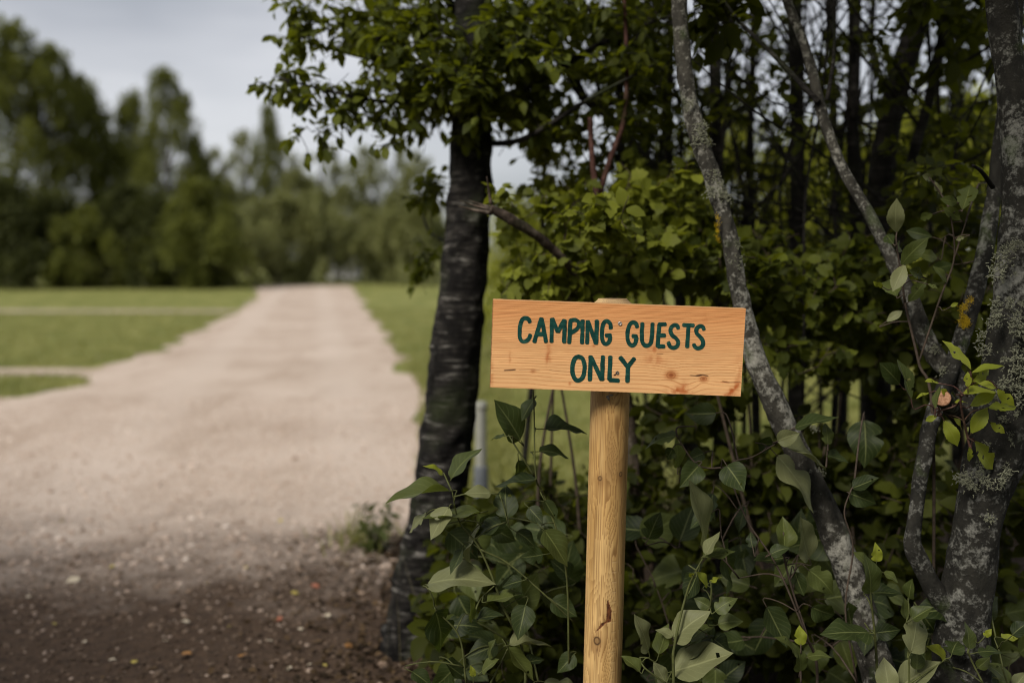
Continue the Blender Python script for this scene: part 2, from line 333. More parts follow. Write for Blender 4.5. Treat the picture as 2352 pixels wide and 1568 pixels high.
# ------------------------------------------------------------------ leaf shapes
PROF = {
    'lilac': [(0, .04), (.03, .18), (.08, .31), (.16, .42), (.27, .475), (.4, .48), (.53, .44), (.66, .35), (.78, .235), (.88, .125), (.95, .045), (1, .004)],
    'cherry': [(0, .02), (.1, .14), (.25, .32), (.42, .44), (.58, .47), (.72, .4), (.84, .25), (.93, .1), (1, .005)],
    'narrow': [(0, .02), (.12, .15), (.3, .34), (.45, .4), (.6, .36), (.75, .24), (.88, .1), (1, .005)],
    'lobed': [(0, .05), (.06, .3), (.16, .48), (.24, .36), (.34, .42), (.45, .54), (.54, .32), (.64, .3), (.74, .34), (.82, .17), (.92, .1), (1, .005)],
    'round': [(0, .04), (.08, .26), (.22, .44), (.4, .5), (.58, .48), (.74, .38), (.88, .2), (1, .01)],
}
def leaf_shape(kind, width, nl, nh, fold=0.25, curl=0.25, wave=0.05, seed=0, bites=0, holes=0, twist=0.0, serr=0.0):
    """a leaf of length 1 along +Y, upper side +Z; returns vertices, quads, uv"""
    r = np.random.default_rng(seed)
    pr = np.array(PROF[kind]); t = np.linspace(0, 1, nl + 1); w = np.interp(t, pr[:, 0], pr[:, 1])
    if nl > 8 and kind != 'lobed':
        tt = np.linspace(0, 1, 201); ww = np.interp(tt, pr[:, 0], pr[:, 1]); ww = np.convolve(np.pad(ww, 6, 'reflect', reflect_type='odd'), np.ones(13) / 13, 'valid'); w = np.maximum(.004, np.interp(t, tt, ww))
    w = w * width / 0.96
    s = np.linspace(-1, 1, 2 * nh + 1)
    wl_ = np.tile(w, (2, 1)) * (1 + r.normal(0, 0.04 if nl <= 8 else .012, (2, nl + 1)))
    if serr: wl_ *= 1 + serr * np.where(np.arange(nl + 1) % 2, 1, -1)
    for _ in range(bites):
        t0 = r.uniform(.2, .85); wl_[r.integers(0, 2)] *= 1 - r.uniform(.3, .6) * np.exp(-((t - t0) / r.uniform(.03, .07)) ** 2)
    T, S = np.meshgrid(t, s, indexing='ij')
    W = np.where(S < 0, wl_[0][:, None], wl_[1][:, None])
    X = S * W
    asym = r.normal(0, 0.05)
    X = X + asym * T * (1 - T) * 2
    Z = fold * np.abs(X) - curl * T ** 2 + wave * np.sin(T * 9 + r.uniform(0, 6)) * np.abs(S) * W * 2 - 0.12 * np.abs(S) ** 3 * W
    ca = twist * T; X2 = X * np.cos(ca) - Z * np.sin(ca); Z = X * np.sin(ca) + Z * np.cos(ca)
    V = np.stack([X2, T, Z], -1).reshape(-1, 3)
    m = 2 * nh + 1
    i, j = np.meshgrid(np.arange(nl), np.arange(2 * nh), indexing='ij')
    F = np.stack([i * m + j, i * m + j + 1, (i + 1) * m + j + 1, (i + 1) * m + j], -1).reshape(-1, 4)
    if holes:
        inner = [q for q in range(len(F)) if 1 < q // (2 * nh) < nl - 2]
        F = np.delete(F, r.choice(inner, holes, replace=False), 0)
    uv = np.stack([(S + 1) / 2, T], -1).reshape(-1, 2)
    return V, F, uv
def frames(D, Nn):
    D = D / (np.linalg.norm(D, axis=1)[:, None] + 1e-9)
    X = np.cross(D, Nn); X /= np.linalg.norm(X, axis=1)[:, None] + 1e-9
    Z = np.cross(X, D)
    return np.stack([X, D, Z], -1)              # columns
def merged_leaves(name, tmpls, pos, D, Nn, size, pick, material, base):
    R = frames(D, Nn); Vs, Fs, Us, As, off = [], [], [], [], 0
    for k, (V, F, uv) in enumerate(tmpls):
        s = np.where(pick == k)[0]
        if not len(s): continue
        W = np.einsum('nij,vj->nvi', R[s], V) * size[s][:, None, None] + (pos[s] - base)[:, None, :]
        Fk = F[None] + (np.arange(len(s)) * len(V))[:, None, None] + off
        Vs.append(W.reshape(-1, 3)); Fs.append(Fk.reshape(-1, 4)); Us.append(np.tile(uv, (len(s), 1)))
        As.append(np.repeat(rng.random(len(s)), len(V))); off += len(s) * len(V)
    return make_mesh(name, np.vstack(Vs), np.vstack(Fs), material, True, np.vstack(Us), {'rnd': np.concatenate(As)})

TM = {
    'cherry': [leaf_shape('cherry', 0.52, 6, 1, 0.3, c, 0.06, k) for k, c in enumerate((0.05, 0.2, 0.35, 0.12, 0.45))],
    'thicket': [leaf_shape('round', 0.66, 5, 1, 0.28, c, 0.06, k + 9) for k, c in enumerate((0.05, 0.2, 0.35, 0.12))],
    'bramble': [leaf_shape('lobed', 0.95, 11, 1, 0.25, c, 0.05, k + 20) for k, c in enumerate((0.1, 0.25, 0.4))] +
               [leaf_shape('round', 0.72, 6, 1, 0.3, c, 0.06, k + 30) for k, c in enumerate((0.1, 0.3))],
    'far': [leaf_shape('round', 0.7, 2, 1, 0.3, 0.2, 0.0, k + 40) for k in range(2)],
    'weed': [leaf_shape('narrow', 0.5, 5, 1, 0.3, c, 0.05, k + 50) for k, c in enumerate((0.2, 0.5))],
}

class Plant:
    """a woody plant: a skeleton to which further shoots are attached, and the leaves they bear"""
    def __init__(s, name, label, cat, base, group=None):
        s.base = np.array(base, float); s.root = tag(empty(name, tuple(s.base)), label, cat, group)
        s.skel = np.zeros((0, 3)); s.srad = np.zeros(0); s.tubes = []; s.L = []
    def stem(s, pts, rad, add=True, ns=6):
        s.tubes.append(tube(pts, rad, ns))
        if add: s.skel = np.vstack([s.skel, pts]); s.srad = np.concatenate([s.srad, np.broadcast_to(rad, (len(pts),))])
    def solid(s, name, pts, rad, material, ns=24, rough=0.25, rf=9.0, seed=0, n=60, visible=True):
        pts = spline(pts, n); rad = spline(np.asarray(rad, float)[:, None], n)[:, 0]
        s.skel = np.vstack([s.skel, pts]); s.srad = np.concatenate([s.srad, rad])
        if not visible: return
        V, F = tube(pts, rad, ns, rough, rf, seed)
        return link(name, make_mesh(name, V - s.base, fixdeg(F), MATS[material]), s.root)
    def grow(s, targets, leaf=0.065, n=13, span=0.3, spread=0.9, rmin=0.0016, rk=0.012, droop=0.0, ext=0.12, sz=0.25, lift=0.1, sides=True, up=None):
        T = np.asarray(targets, float)
        c = s.skel.mean(0) if len(s.skel) else s.base
        order = np.argsort([np.min(np.linalg.norm(s.skel - t, axis=1)) for t in T])
        for k in order:
            t = T[k]
            dv = np.linalg.norm(s.skel - t, axis=1) + 0.4 * np.maximum(0, s.skel[:, 2] - t[2])
            i = int(np.argmin(dv)); p = s.skel[i]; d = np.linalg.norm(t - p)
            if d < 1e-3: continue
            midp = (p + t) / 2 + rng.normal(0, 0.12, 3) * d + np.array((0, 0, lift * d))
            nn = max(5, min(16, int(d / 0.06)))
            tip = t + (t - midp) / (np.linalg.norm(t - midp) + 1e-6) * ext + np.array((0, 0, -droop * ext))
            pts = spline([p, midp, t, tip], nn + 3)
            pts[1:-1] += rng.normal(0, 0.006, (len(pts) - 2, 3))
            r0 = min(max(rmin * 1.6, rk * min(d, 1.2)), s.srad[i] * 0.8 + 0.0006)
            s.stem(pts, np.linspace(r0, rmin * 0.7, len(pts)), True, 5)
            s.spray(pts, leaf, n, span, spread, sz, droop, sides, up)
    def spray(s, pts, leaf, n, span, spread=0.9, sz=0.25, droop=0.0, sides=True, up=None):
        L = np.concatenate([[0], np.cumsum(np.linalg.norm(np.diff(pts, axis=0), axis=1))])
        if sides:                                    # a few short side twigs widen the spray
            for q in range(3):
                u = L[-1] - rng.uniform(0.15, 0.9) * min(span, L[-1])
                a = np.array([np.interp(u, L, pts[:, c]) for c in range(3)])
                dr = pts[-1] - pts[-3]; dr /= np.linalg.norm(dr) + 1e-9
                sd = np.cross(dr, rng.normal(0, 1, 3)); sd /= np.linalg.norm(sd) + 1e-9
                e = a + (dr * 0.6 + sd) * rng.uniform(0.05, 0.13) * (leaf / 0.065) + np.array((0, 0, -droop * 0.05))
                q_ = spline([a, (a + e) / 2 + rng.normal(0, .008, 3), e], 5)
                s.tubes.append(tube(q_, np.linspace(0.0014, 0.0008, 5), 4))
                s._leaves(q_, leaf, max(3, n // 3), 1.0, spread, sz, droop, up)
        s._leaves(pts, leaf, n, span, spread, sz, droop, up)
    def _leaves(s, pts, leaf, n, span, spread, sz, droop, up=None):
        L = np.concatenate([[0], np.cumsum(np.linalg.norm(np.diff(pts, axis=0), axis=1))]); tot = L[-1]
        u = np.clip(tot - np.sort(rng.random(n)) ** 1.2 * min(span, tot), 0, tot)
        Q = np.stack([np.interp(u, L, pts[:, c]) for c in range(3)], 1)
        tg = np.stack([np.interp(u, L, np.gradient(pts[:, c])) for c in range(3)], 1); tg /= np.linalg.norm(tg, axis=1)[:, None] + 1e-9
        side = np.cross(tg, np.array((0, 0, 1.0)) + rng.normal(0, 0.5, (n, 3))); side /= np.linalg.norm(side, axis=1)[:, None] + 1e-9
        side *= np.where(np.arange(n) % 2, 1, -1)[:, None]
        D = tg * 0.6 + side * spread + rng.normal(0, 0.25, (n, 3)) + np.array((0, 0, -0.25 - droop))
        Nn = (np.array((0, 0, 1.0)) if up is None else np.array(up)) + rng.normal(0, 0.4 if up is None else 0.65, (n, 3))
        z = leaf * np.clip(rng.normal(1, sz, n), 0.4, 1.6)
        D /= np.linalg.norm(D, axis=1)[:, None]
        s.L.append((Q + D * 0.12 * z[:, None], D, Nn, z))
    def finish(s, tm, material, bark='stem_brown', parts=0, stems='branches', crown='crown', scale_pts=None):
        if s.tubes:
            V, F = join(s.tubes); tag(link(stems, make_mesh(stems, V - s.base, fixdeg(F), MATS[bark]), s.root), kind='stuff')
        if not s.L: return s
        pos, D, Nn = (np.vstack([l[k] for l in s.L]) for k in range(3)); z = np.concatenate([l[3] for l in s.L])
        T = TM[tm]; pick = rng.integers(0, len(T), len(z))
        keep = np.ones(len(z), bool)
        if parts:                                    # the leaves that show largest are parts of their own
            px, py, f = project(pos); inside = (px > 0) & (px < 2352) & (py > 0) & (py < 1568) & (f > 0.5)
            order = np.argsort(np.where(inside, -z / f, 9)); sel = order[:parts]; sel = sel[inside[sel]]
            key = tm + material
            if key not in LEAFDATA:
                LEAFDATA[key] = [make_mesh('leaf', V, F, MATS[material], True, uv, {'rnd': np.zeros(len(V))}) for V, F, uv in T]
            R = frames(D[sel], Nn[sel])
            for q, k in enumerate(sel):
                o = bpy.data.objects.new('leaf', LEAFDATA[key][pick[k]]); COL.objects.link(o); o.parent = s.root
                M = Matrix(R[q].tolist()).to_4x4() @ Matrix.Scale(float(z[k]), 4); M.translation = Vector(pos[k] - s.base)
                o.matrix_basis = M
            keep[sel] = False
        if keep.any():
            tag(link(crown, merged_leaves(crown, T, pos[keep], D[keep], Nn[keep], z[keep], pick[keep], MATS[material], s.base), s.root), kind='stuff')
        return s
LEAFDATA = {}
def blob(cx, cy, rx, ry, d0, d1, n):
    out = []
    for _ in range(n):
        while True:
            a, b = rng.uniform(-1, 1, 2)
            if a * a + b * b <= 1: break
        out.append(P(cx + a * rx, cy + b * ry, rng.uniform(d0, d1)))
    return out
def rect(x0, y0, x1, y1, d0, d1, n):
    return [P(rng.uniform(x0, x1), rng.uniform(y0, y1), rng.uniform(d0, d1)) for _ in range(n)]
def trunk_px(rows):
    """rows of (px, py, width px, d) -> points, radii"""
    return [P(a, b, d) for a, b, w, d in rows], [w / 2 / ppm(d) for a, b, w, d in rows]

# ------------------------------------------------------------------ the ground
def sheet(name, outline, z, material, jitter=0.0, step=0.12, seed=0):
    pts = np.array(outline, float); out = []
    for a, b in zip(pts, np.roll(pts, -1, 0)):
        L = np.linalg.norm(b - a); n = max(1, int(L / step)) if jitter else 1
        for t in np.arange(n) / n:
            p = a + (b - a) * t; d = np.array((-(b - a)[1], (b - a)[0])) / (L + 1e-9)
            s = L * t
            if jitter: p = p + d * jitter * (2.2 * (fbm(s * 1.3 + p[0], p[1] * 0.7 + seed, 4, seed) - 0.47))
            out.append((p[0], p[1], z))
    me = bpy.data.meshes.new(name); me.from_pydata(out, [], [list(range(len(out)))]); me.materials.append(MATS[material])
    return tag(link(name, me), kind='structure')
sheet('lawn', [(-400, -200), (400, -200), (400, 600), (-400, 600)], 0.0, 'lawn')
ROAD_R = [(-0.15, 3.4), (-0.3, 4.4), (-0.5, 5.4), (-0.85, 9.5), (-1.38, 12.3), (-2.45, 18.3), (-6.6, 41), (-7.1, 44)]
ROAD_L = [(-11.4, 44), (-10.2, 40), (-8.2, 32), (-6.2, 22), (-4.74, 12.8), (-4.85, 11.4), (-30, 11.4), (-30, 10.9), (-4.6, 10.8), (-4.2, 10.0), (-4.55, 9.1), (-30, 8.9), (-30, -8)]
sheet('gravel_road', [(-0.15, -8)] + ROAD_R + ROAD_L, 0.004, 'gravel', 0.28, 0.15, 3)
sheet('gravel_path', [(-6.6, 23.2), (-6.6, 23.9), (-40, 24.4), (-40, 23.8)], 0.003, 'gravel', 0.2, 0.3, 5)
sheet('woodland_floor', [(-0.2, -6), (-0.3, 2.5), (-0.34, 3.2), (-0.42, 4.0), (-0.45, 4.8), (-0.1, 5.4), (1.5, 5.5), (6, 5.6), (6, -6)], 0.008, 'woodland_soil', 0.3, 0.1, 8)

def road_right(y): return np.interp(y, [p[1] for p in ROAD_R], [p[0] for p in ROAD_R])
# loose stones on the gravel
ico_v, ico_f = [], []
g = (1 + 5 ** .5) / 2
ico_v = np.array([(-1, g, 0), (1, g, 0), (-1, -g, 0), (1, -g, 0), (0, -1, g), (0, 1, g), (0, -1, -g), (0, 1, -g), (g, 0, -1), (g, 0, 1), (-g, 0, -1), (-g, 0, 1)]) / 1.9
ico_f = np.array([(0, 11, 5), (0, 5, 1), (0, 1, 7), (0, 7, 10), (0, 10, 11), (1, 5, 9), (5, 11, 4), (11, 10, 2), (10, 7, 6), (7, 1, 8), (3, 9, 4), (3, 4, 2), (3, 2, 6), (3, 6, 8), (3, 8, 9), (4, 9, 5), (2, 4, 11), (6, 2, 10), (8, 6, 7), (9, 8, 1)])
n = 13000
d = 2.35 * np.exp(rng.random(n) ** 0.8 * math.log(9.0 / 2.35)); lo = -0.56 * d - 0.2; hi = np.minimum(road_right(d), -.38) + 0.1
x = lo + rng.random(n) * (hi - lo)
s = np.clip(rng.lognormal(math.log(0.0062), 0.42, n), 0.0035, 0.022) * np.where(d < 4, .8, 1.0)
sq = np.stack([s * rng.uniform(.8, 1.3, n), s * rng.uniform(.8, 1.3, n), s * rng.uniform(.4, .8, n)], 1)
A = rng.uniform(0, 6.28, n); V = ico_v[None] * (1 + rng.normal(0, 0.12, (n, 12, 1))) * sq[:, None, :]
Vx = V[..., 0] * np.cos(A)[:, None] - V[..., 1] * np.sin(A)[:, None]; Vy = V[..., 0] * np.sin(A)[:, None] + V[..., 1] * np.cos(A)[:, None]
V = np.stack([Vx + x[:, None], Vy + d[:, None], V[..., 2] + 0.004 + s[:, None] * 0.2], -1)
F = ico_f[None] + (np.arange(n) * 12)[:, None, None]
# stones near the trees darken with earth and with painted shade
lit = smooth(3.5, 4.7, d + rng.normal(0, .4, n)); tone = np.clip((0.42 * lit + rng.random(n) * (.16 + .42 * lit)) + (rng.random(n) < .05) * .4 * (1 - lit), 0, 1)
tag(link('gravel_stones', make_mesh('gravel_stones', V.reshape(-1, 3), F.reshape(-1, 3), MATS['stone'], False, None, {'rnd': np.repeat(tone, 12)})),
    'loose pale and brown stones scattered over the gravel road', 'gravel', kind='stuff')

def blades(name, label, xs, ys, h, material, lean=0.4, w=0.004):
    n = len(xs); a = rng.uniform(0, 6.28, n); dx, dy = np.cos(a), np.sin(a)
    hh = h * rng.uniform(0.5, 1.3, n); le = hh * rng.uniform(0, lean, n) * 1.5; b = rng.uniform(0, 6.28, n)
    base = np.stack([xs, ys, np.full(n, 0.002)], 1); wv = np.stack([dx, dy, 0 * dx], 1) * w
    mid = base + np.stack([np.cos(b) * le * .35, np.sin(b) * le * .35, hh * .6], 1); tip = base + np.stack([np.cos(b) * le, np.sin(b) * le, hh], 1)
    V = np.stack([base - wv, base + wv, mid + wv * .8, mid - wv * .8, tip], 1)
    o = (np.arange(n) * 5)[:, None]
    me = make_mesh(name, V.reshape(-1, 3), [o + np.array((0, 1, 2, 3)), o + np.array((3, 2, 4))], MATS[material], True, None, {'rnd': np.repeat(rng.random(n), 5)})
    return tag(link(name, me), label, 'grass', kind='stuff')
def in_lawn(x, y):
    left = np.interp(y, [9.1, 10.0, 10.8, 11.5, 12.8, 22, 32, 44], [-4.55, -4.25, -4.65, -4.95, -4.8, -6.2, -8.2, -11.4])
    ok_l = (x < left) & (y > 9.05) & ~((y > 10.85) & (y < 11.45)) & ~((y > 23.1) & (y < 24.2))
    return ok_l | ((x > road_right(y) - 0.03) & (y > 5.0))
n = 90000
y = 4.3 + 20 * rng.random(n) ** 1.6; xw = rng.uniform(-1, 1, n)
x = np.where(rng.random(n) < 0.5, np.abs(xw) * y * 0.56 * -1, -1.2 + rng.random(n) * (0.56 * y + 1.2))
k = in_lawn(x, y)
blades('grass', 'short mown grass growing beside the gravel road', x[k], y[k], 0.07, 'grass_blade', 0.8)

# ------------------------------------------------------------------ the far tree line
def far_tree_data(seed, h, r, top, n_cl, per, leafsize, kind, low=0.12):
    """trunk and crown meshes of a tree of height h: crown radius r(t) by profile"""
    q = np.random.default_rng(seed)
    tr = spline([(0, 0, -0.1), (q.normal(0, .1), q.normal(0, .1), h * .3), (q.normal(0, .2), q.normal(0, .2), h * .65), (q.normal(0, .2), q.normal(0, .2), h * .95)], 14)
    parts = [tube(tr, np.linspace(h * .017, h * .003, 14), 7, 0.2, 2, seed)]
    prof = np.array(top); pos, dd = [], []
    for _ in range(n_cl):
        t = low + (1 - low) * q.random() ** 0.8; R = r * np.interp(t, prof[:, 0], prof[:, 1])
        a = q.uniform(0, 6.28); rr = R * q.random() ** 0.45
        c = np.array((math.cos(a) * rr, math.sin(a) * rr, t * h)); c[:2] += tr[min(13, int(t * 13))][:2]
        b = tr[max(1, min(12, int((t - 0.12) * 13)))]
        if q.random() < 0.5: parts.append(tube(spline([b, (b + c) / 2 + q.normal(0, .1, 3), c], 5), np.linspace(h * .004, h * .001, 5), 4))
        cs = r * q.uniform(0.16, 0.34) * (0.6 + 0.4 * np.interp(t, prof[:, 0], prof[:, 1]))
        g_ = q.normal(0, 1, (per, 3)); g_ /= np.linalg.norm(g_, axis=1)[:, None]; g_ *= q.random((per, 1)) ** 0.5
        pos.append(c + g_ * np.array((cs * .75, cs * .75, cs * 1.3))); dd.append(g_ + q.normal(0, .4, (per, 3)))
    pos = np.vstack(pos); dd = np.vstack(dd); n = len(pos)
    V, F = join(parts)
    tme = make_mesh('trunk', V, fixdeg(F), MATS['far_bark'])
    cme = merged_leaves('crown', TM['far'], pos, dd, q.normal(0, .5, (n, 3)) + (0, 0, 1), leafsize * q.uniform(.6, 1.4, n), q.integers(0, 2, n), MATS[kind], np.zeros(3))
    return tme, cme
BROAD = [(0, .3), (.15, .8), (.35, 1), (.6, .85), (.8, .55), (.92, .3), (1, .08)]
TALL = [(0, .4), (.15, .8), (.4, 1), (.65, .9), (.85, .68), (1, .32)]
BUSH = [(0, .8), (.2, 1), (.5, .95), (.8, .6), (1, .15)]
FAR = {
    'poplar': far_tree_data(1, 11.5, 2.4, TALL, 100, 150, 0.17, 'far_leaf'),
    'broad': far_tree_data(2, 9.0, 2.8, BROAD, 95, 150, 0.17, 'far_leaf'),
    'thin': far_tree_data(3, 9.0, 1.6, TALL, 64, 85, 0.16, 'far_pale_leaf', 0.12),
    'pale': far_tree_data(4, 6.5, 2.4, BROAD, 75, 120, 0.16, 'far_pale_leaf'),
    'bush': far_tree_data(5, 3.6, 2.3, BUSH, 50, 190, 0.17, 'far_dark_leaf', 0.03),
    'palebush': far_tree_data(9, 3.4, 2.0, BUSH, 42, 150, 0.16, 'far_pale_leaf', 0.03),
    'greenbush': far_tree_data(6, 3.4, 2.0, BUSH, 46, 180, 0.16, 'far_leaf', 0.03),
}
def far_tree(kind, name, px, d, h, label, cat='tree', group='trees of the far tree line', wide=1.0):
    H = {'poplar': 11.5, 'broad': 9.0, 'thin': 9.0, 'pale': 6.5, 'bush': 3.6, 'greenbush': 3.4, 'palebush': 3.4}[kind]
    r = tag(empty(name, ((px - 1176) / FOCAL * d, d, 0)), label, cat, group)
    r.rotation_euler.z = random.uniform(0, 6.28); r.scale = (h / H * wide, h / H * wide, h / H)
    link('trunk', FAR[kind][0], r); tag(link('crown', FAR[kind][1], r), kind='stuff')
def H_at(py, d): return CAM_H + (588 - py) / FOCAL * d
for kind, px, py, d, label, w in [
    ('poplar', 45, 75, 44, 'tallest dark tree at the left edge of the far tree line', .95),
    ('poplar', 135, 130, 46, 'tall tree with a ragged top right beside the tallest at far left', .9),
    ('broad', 225, 215, 48, 'broad green tree between the tall left pair and the peaked tree', .9),
    ('broad', 310, 235, 50, 'rounded tree just left of the peaked tree in the far line', .8),
    ('poplar', 390, 180, 45, 'peaked dark tree standing alone above the left tree line', .8),
    ('broad', 465, 330, 46, 'lower sloping tree on the right shoulder of the peaked tree', .8),
    ('thin', 520, 350, 56, 'thin pale tree in the hazy gap right of the peaked tree', 1.2),
    ('thin', 575, 310, 60, 'sparse pale tree left of the slender dark column', 1.2),
    ('poplar', 625, 255, 58, 'slender column of a tree rising above the road end', .5),
    ('pale', 690, 400, 52, 'pale round-headed tree above the end of the road', 1.0),
    ('thin', 745, 345, 62, 'sparse see-through tree behind the pale round-headed one', 1.3),
    ('pale', 800, 430, 54, 'second pale tree right of the road end', .9),
    ('thin', 860, 380, 64, 'wispy tree with bare twigs over the right lawn', 1.3),
    ('pale', 905, 455, 56, 'low pale tree above the right lawn', .9),
    ('thin', 960, 360, 60, 'wispy tree just left of the big dark trunk', 1.3),
    ('pale', 985, 470, 50, 'low tree half hidden by the big dark trunk', 1.0),
    ('poplar', 0, 150, 52, 'dark tree cut by the left edge behind the tallest tree', .8),
    ('thin', 540, 420, 50, 'young feathery tree left of the slender column', 1.1),
    ('thin', 660, 330, 66, 'faint feathery tree right of the slender column', 1.2),
    ('pale', 745, 440, 50, 'feathery pale tree over the small shed', .8),
    ('thin', 830, 350, 68, 'faint tall tree behind the right lawn', 1.4),
    ('thin', 910, 340, 70, 'faintest tall tree left of the dark trunk', 1.4)]:
    far_tree(kind, 'tree', px, d, H_at(py, d), label, wide=w)
for kind, px, py, d, label, w in [
    ('bush', 20, 440, 40, 'dark bush at the foot of the tallest left tree', 1.1),
    ('bush', 120, 470, 41, 'second dark bush from the left edge', 1.1),
    ('greenbush', 200, 490, 40, 'green bush under the broad left tree', 1.0),
    ('bush', 290, 450, 42, 'dark bush left of the peaked tree', 1.1),
    ('bush', 380, 470, 41, 'dark bush under the peaked tree', 1.1),
    ('greenbush', 450, 440, 40, 'bright green bush on the right of the peaked tree', 1.0),
    ('palebush', 540, 500, 42, 'bush left of the road end', 1.1),
    ('palebush', 640, 460, 46, 'green bush at the left corner of the road end', 1.0),
    ('palebush', 705, 460, 47, 'bush at the end of the gravel road', .9),
    ('palebush', 845, 490, 48, 'green bush right of the small pale shed', .8),
    ('palebush', 900, 490, 46, 'bush above the right lawn', 1.0),
    ('palebush', 975, 470, 45, 'green bush just left of the big dark trunk', 1.1)]:
    far_tree(kind, 'bush', px, d, H_at(py, d), label, 'bush', 'bushes along the far tree line', w)
# the field behind the thicket: sunlit shrubs seen through the stems, then more trees
FAR['field'] = far_tree_data(7, 2.6, 1.25, BUSH, 46, 110, 0.085, 'field_shrub_leaf', 0.06)
for i, (px, py, d, lab) in enumerate([
    (1200, 470, 13.5, 'sunlit shrub on the lawn right behind the broken branch'), (1420, 430, 12.5, 'sunlit shrub behind the sign post'),
    (1560, 400, 14, 'sunlit shrub left behind the lichened leaning stem'), (1700, 300, 12, 'sunlit shrub right behind the lichened leaning stem'),
    (1850, 330, 13, 'sunlit shrub between the two leaning stems'), (1990, 310, 12.5, 'sunlit shrub behind the forked stems at right'),
    (2140, 270, 12, 'sunlit shrub left of the thick right trunk'), (2290, 250, 13, 'sunlit shrub behind the thick right trunk')]):
    r = tag(empty('shrub', ((px - 1176) / FOCAL * d, d, 0)), lab, 'shrub', 'sunlit shrubs on the field behind the thicket')
    h = H_at(py, d); r.scale = (h / 2.6 * 1.05, h / 2.6, h / 2.6); r.rotation_euler.z = i * 1.7
    link('stem', FAR['field'][0], r); tag(link('crown', FAR['field'][1], r), kind='stuff')
for px, py, d, kind, lab in [(1300, 470, 55, 'pale', 'far pale tree seen through leaves above the sign'), (1500, 430, 60, 'broad', 'far tree seen left of the leaning lichened stem'),
                             (1800, 440, 58, 'broad', 'far tree seen between the leaning stems'), (2100, 430, 60, 'pale', 'far tree seen beside the thick right trunk')]:
    far_tree(kind, 'tree', px, d, H_at(py, d), lab, wide=1.3)
# a small pale shed beyond the road end
sd = 57.0; sx_ = (785 - 1176) / FOCAL * sd
shed = tag(empty('shed', (sx_, sd, 0)), 'small pale shed seen between the far trees at the road end', 'shed')
def box(x0, y0, z0, x1, y1, z1):
    v = np.array([(a, b, c) for a in (x0, x1) for b in (y0, y1) for c in (z0, z1)], float)
    return v, np.array([(0, 1, 3, 2), (4, 6, 7, 5), (0, 4, 5, 1), (2, 3, 7, 6), (0, 2, 6, 4), (1, 5, 7, 3)])
V, F = box(-.85, 0, 0, .85, 1.6, 2.0); link('wall', make_mesh('wall', V, F, MATS['shed_wall'], False), shed)
V = np.array([(-1.0, -.15, 1.98), (1.0, -.15, 1.98), (1.0, 1.75, 1.98), (-1.0, 1.75, 1.98), (-1.0, .8, 2.65), (1.0, .8, 2.65)])
link('roof', make_mesh('roof', V, [np.array([(0, 1, 5, 4), (2, 3, 4, 5), (0, 3, 2, 1)]), np.array([(0, 4, 3), (1, 2, 5)])], MATS['shed_roof'], False), shed)
V, F = box(-.3, -.03, .9, .3, .0, 1.5); link('window', make_mesh('window', V, F, MATS['window_glass'], False), shed)

# ------------------------------------------------------------------ trees of the near thicket
# the big dark cherry left of the sign
base = P(940, 1545, 3.22); base[2] = 0
T1 = Plant('cherry_tree', 'big dark cherry trunk with banded bark leaning beside the gravel road', 'tree', base)
rows = [(924, 1610, 185, 3.20), (936, 1500, 132, 3.22), (948, 1400, 112, 3.22), (965, 1300, 113, 3.22), (995, 1200, 120, 3.22), (1013, 1100, 122, 3.22), (1026, 1000, 121, 3.22),
        (1038, 900, 119, 3.22), (1048, 800, 115, 3.22), (1062, 650, 107, 3.23), (1078, 450, 99, 3.24), (1085, 280, 92, 3.25), (1088, 100, 86, 3.25), (1085, -150, 78, 3.25), (1070, -450, 66, 3.20), (1060, -800, 50, 3.15)]
pts, rad = trunk_px(rows); pts[0] = np.array((pts[1][0] - 0.01, pts[1][1], -0.03))
T1.solid('trunk', pts, rad, 'cherry_bark', 64, 0.3, 16, 3, 320)
for ctl, r0 in [([(1085, 230, 3.42), (980, 160, 3.3), (830, 130, 3.25), (690, 95, 3.25)], .016), ([(1085, 300, 3.4), (1000, 240, 3.2), (850, 230, 3.1), (640, 180, 3.1)], .013),
                ([(1090, 260, 3.4), (1230, 190, 3.2), (1400, 90, 3.1), (1560, 30, 3.1)], .017), ([(1090, 330, 3.4), (1200, 320, 3.1), (1350, 230, 2.9), (1500, 150, 2.9)], .012),
                ([(1085, 100, 3.45), (1000, -50, 3.2), (900, -200, 3.0), (800, -350, 2.9)], .018), ([(1085, 20, 3.45), (1200, -150, 3.2), (1350, -300, 3.0), (1500, -420, 2.8)], .018),
                ([(1040, 560, 3.45), (985, 530, 3.6), (960, 440, 3.7)], .006)]:
    p = spline([P(*c) for c in ctl], 22); T1.stem(p, np.linspace(r0, .003, 22), True, 8)
tg = blob(930, 70, 90, 80, 3.0, 3.6, 15) + blob(1080, 70, 200, 110, 2.9, 3.7, 70) + blob(1330, 75, 220, 100, 2.9, 3.7, 74) + blob(960, 205, 70, 35, 3.0, 3.4, 14) + blob(1120, 200, 120, 45, 2.9, 3.3, 26) + blob(1350, 260, 200, 100, 3.0, 3.8, 22)
T1.grow(tg, 0.043, 12, 0.22, 0.9, 0.0013, 0.010, 0.1, .07)
T1.grow(blob(1010, 265, 130, 45, 3.0, 3.4, 12) + blob(1230, 290, 110, 60, 2.95, 3.5, 14) + blob(880, 140, 60, 50, 3.0, 3.3, 3), 0.04, 7, .13, .9, .0012, .008, .2, .04)
sil = [(655, 90), (690, 70), (725, 50), (760, 70), (800, 40), (735, 100), (690, 15), (830, 60), (785, 100), (660, 5), (850, 95), (820, 15), (760, 10), (870, 30), (705, 95), (770, 45), (715, 20), (800, 75), (840, 30), (670, 50)]
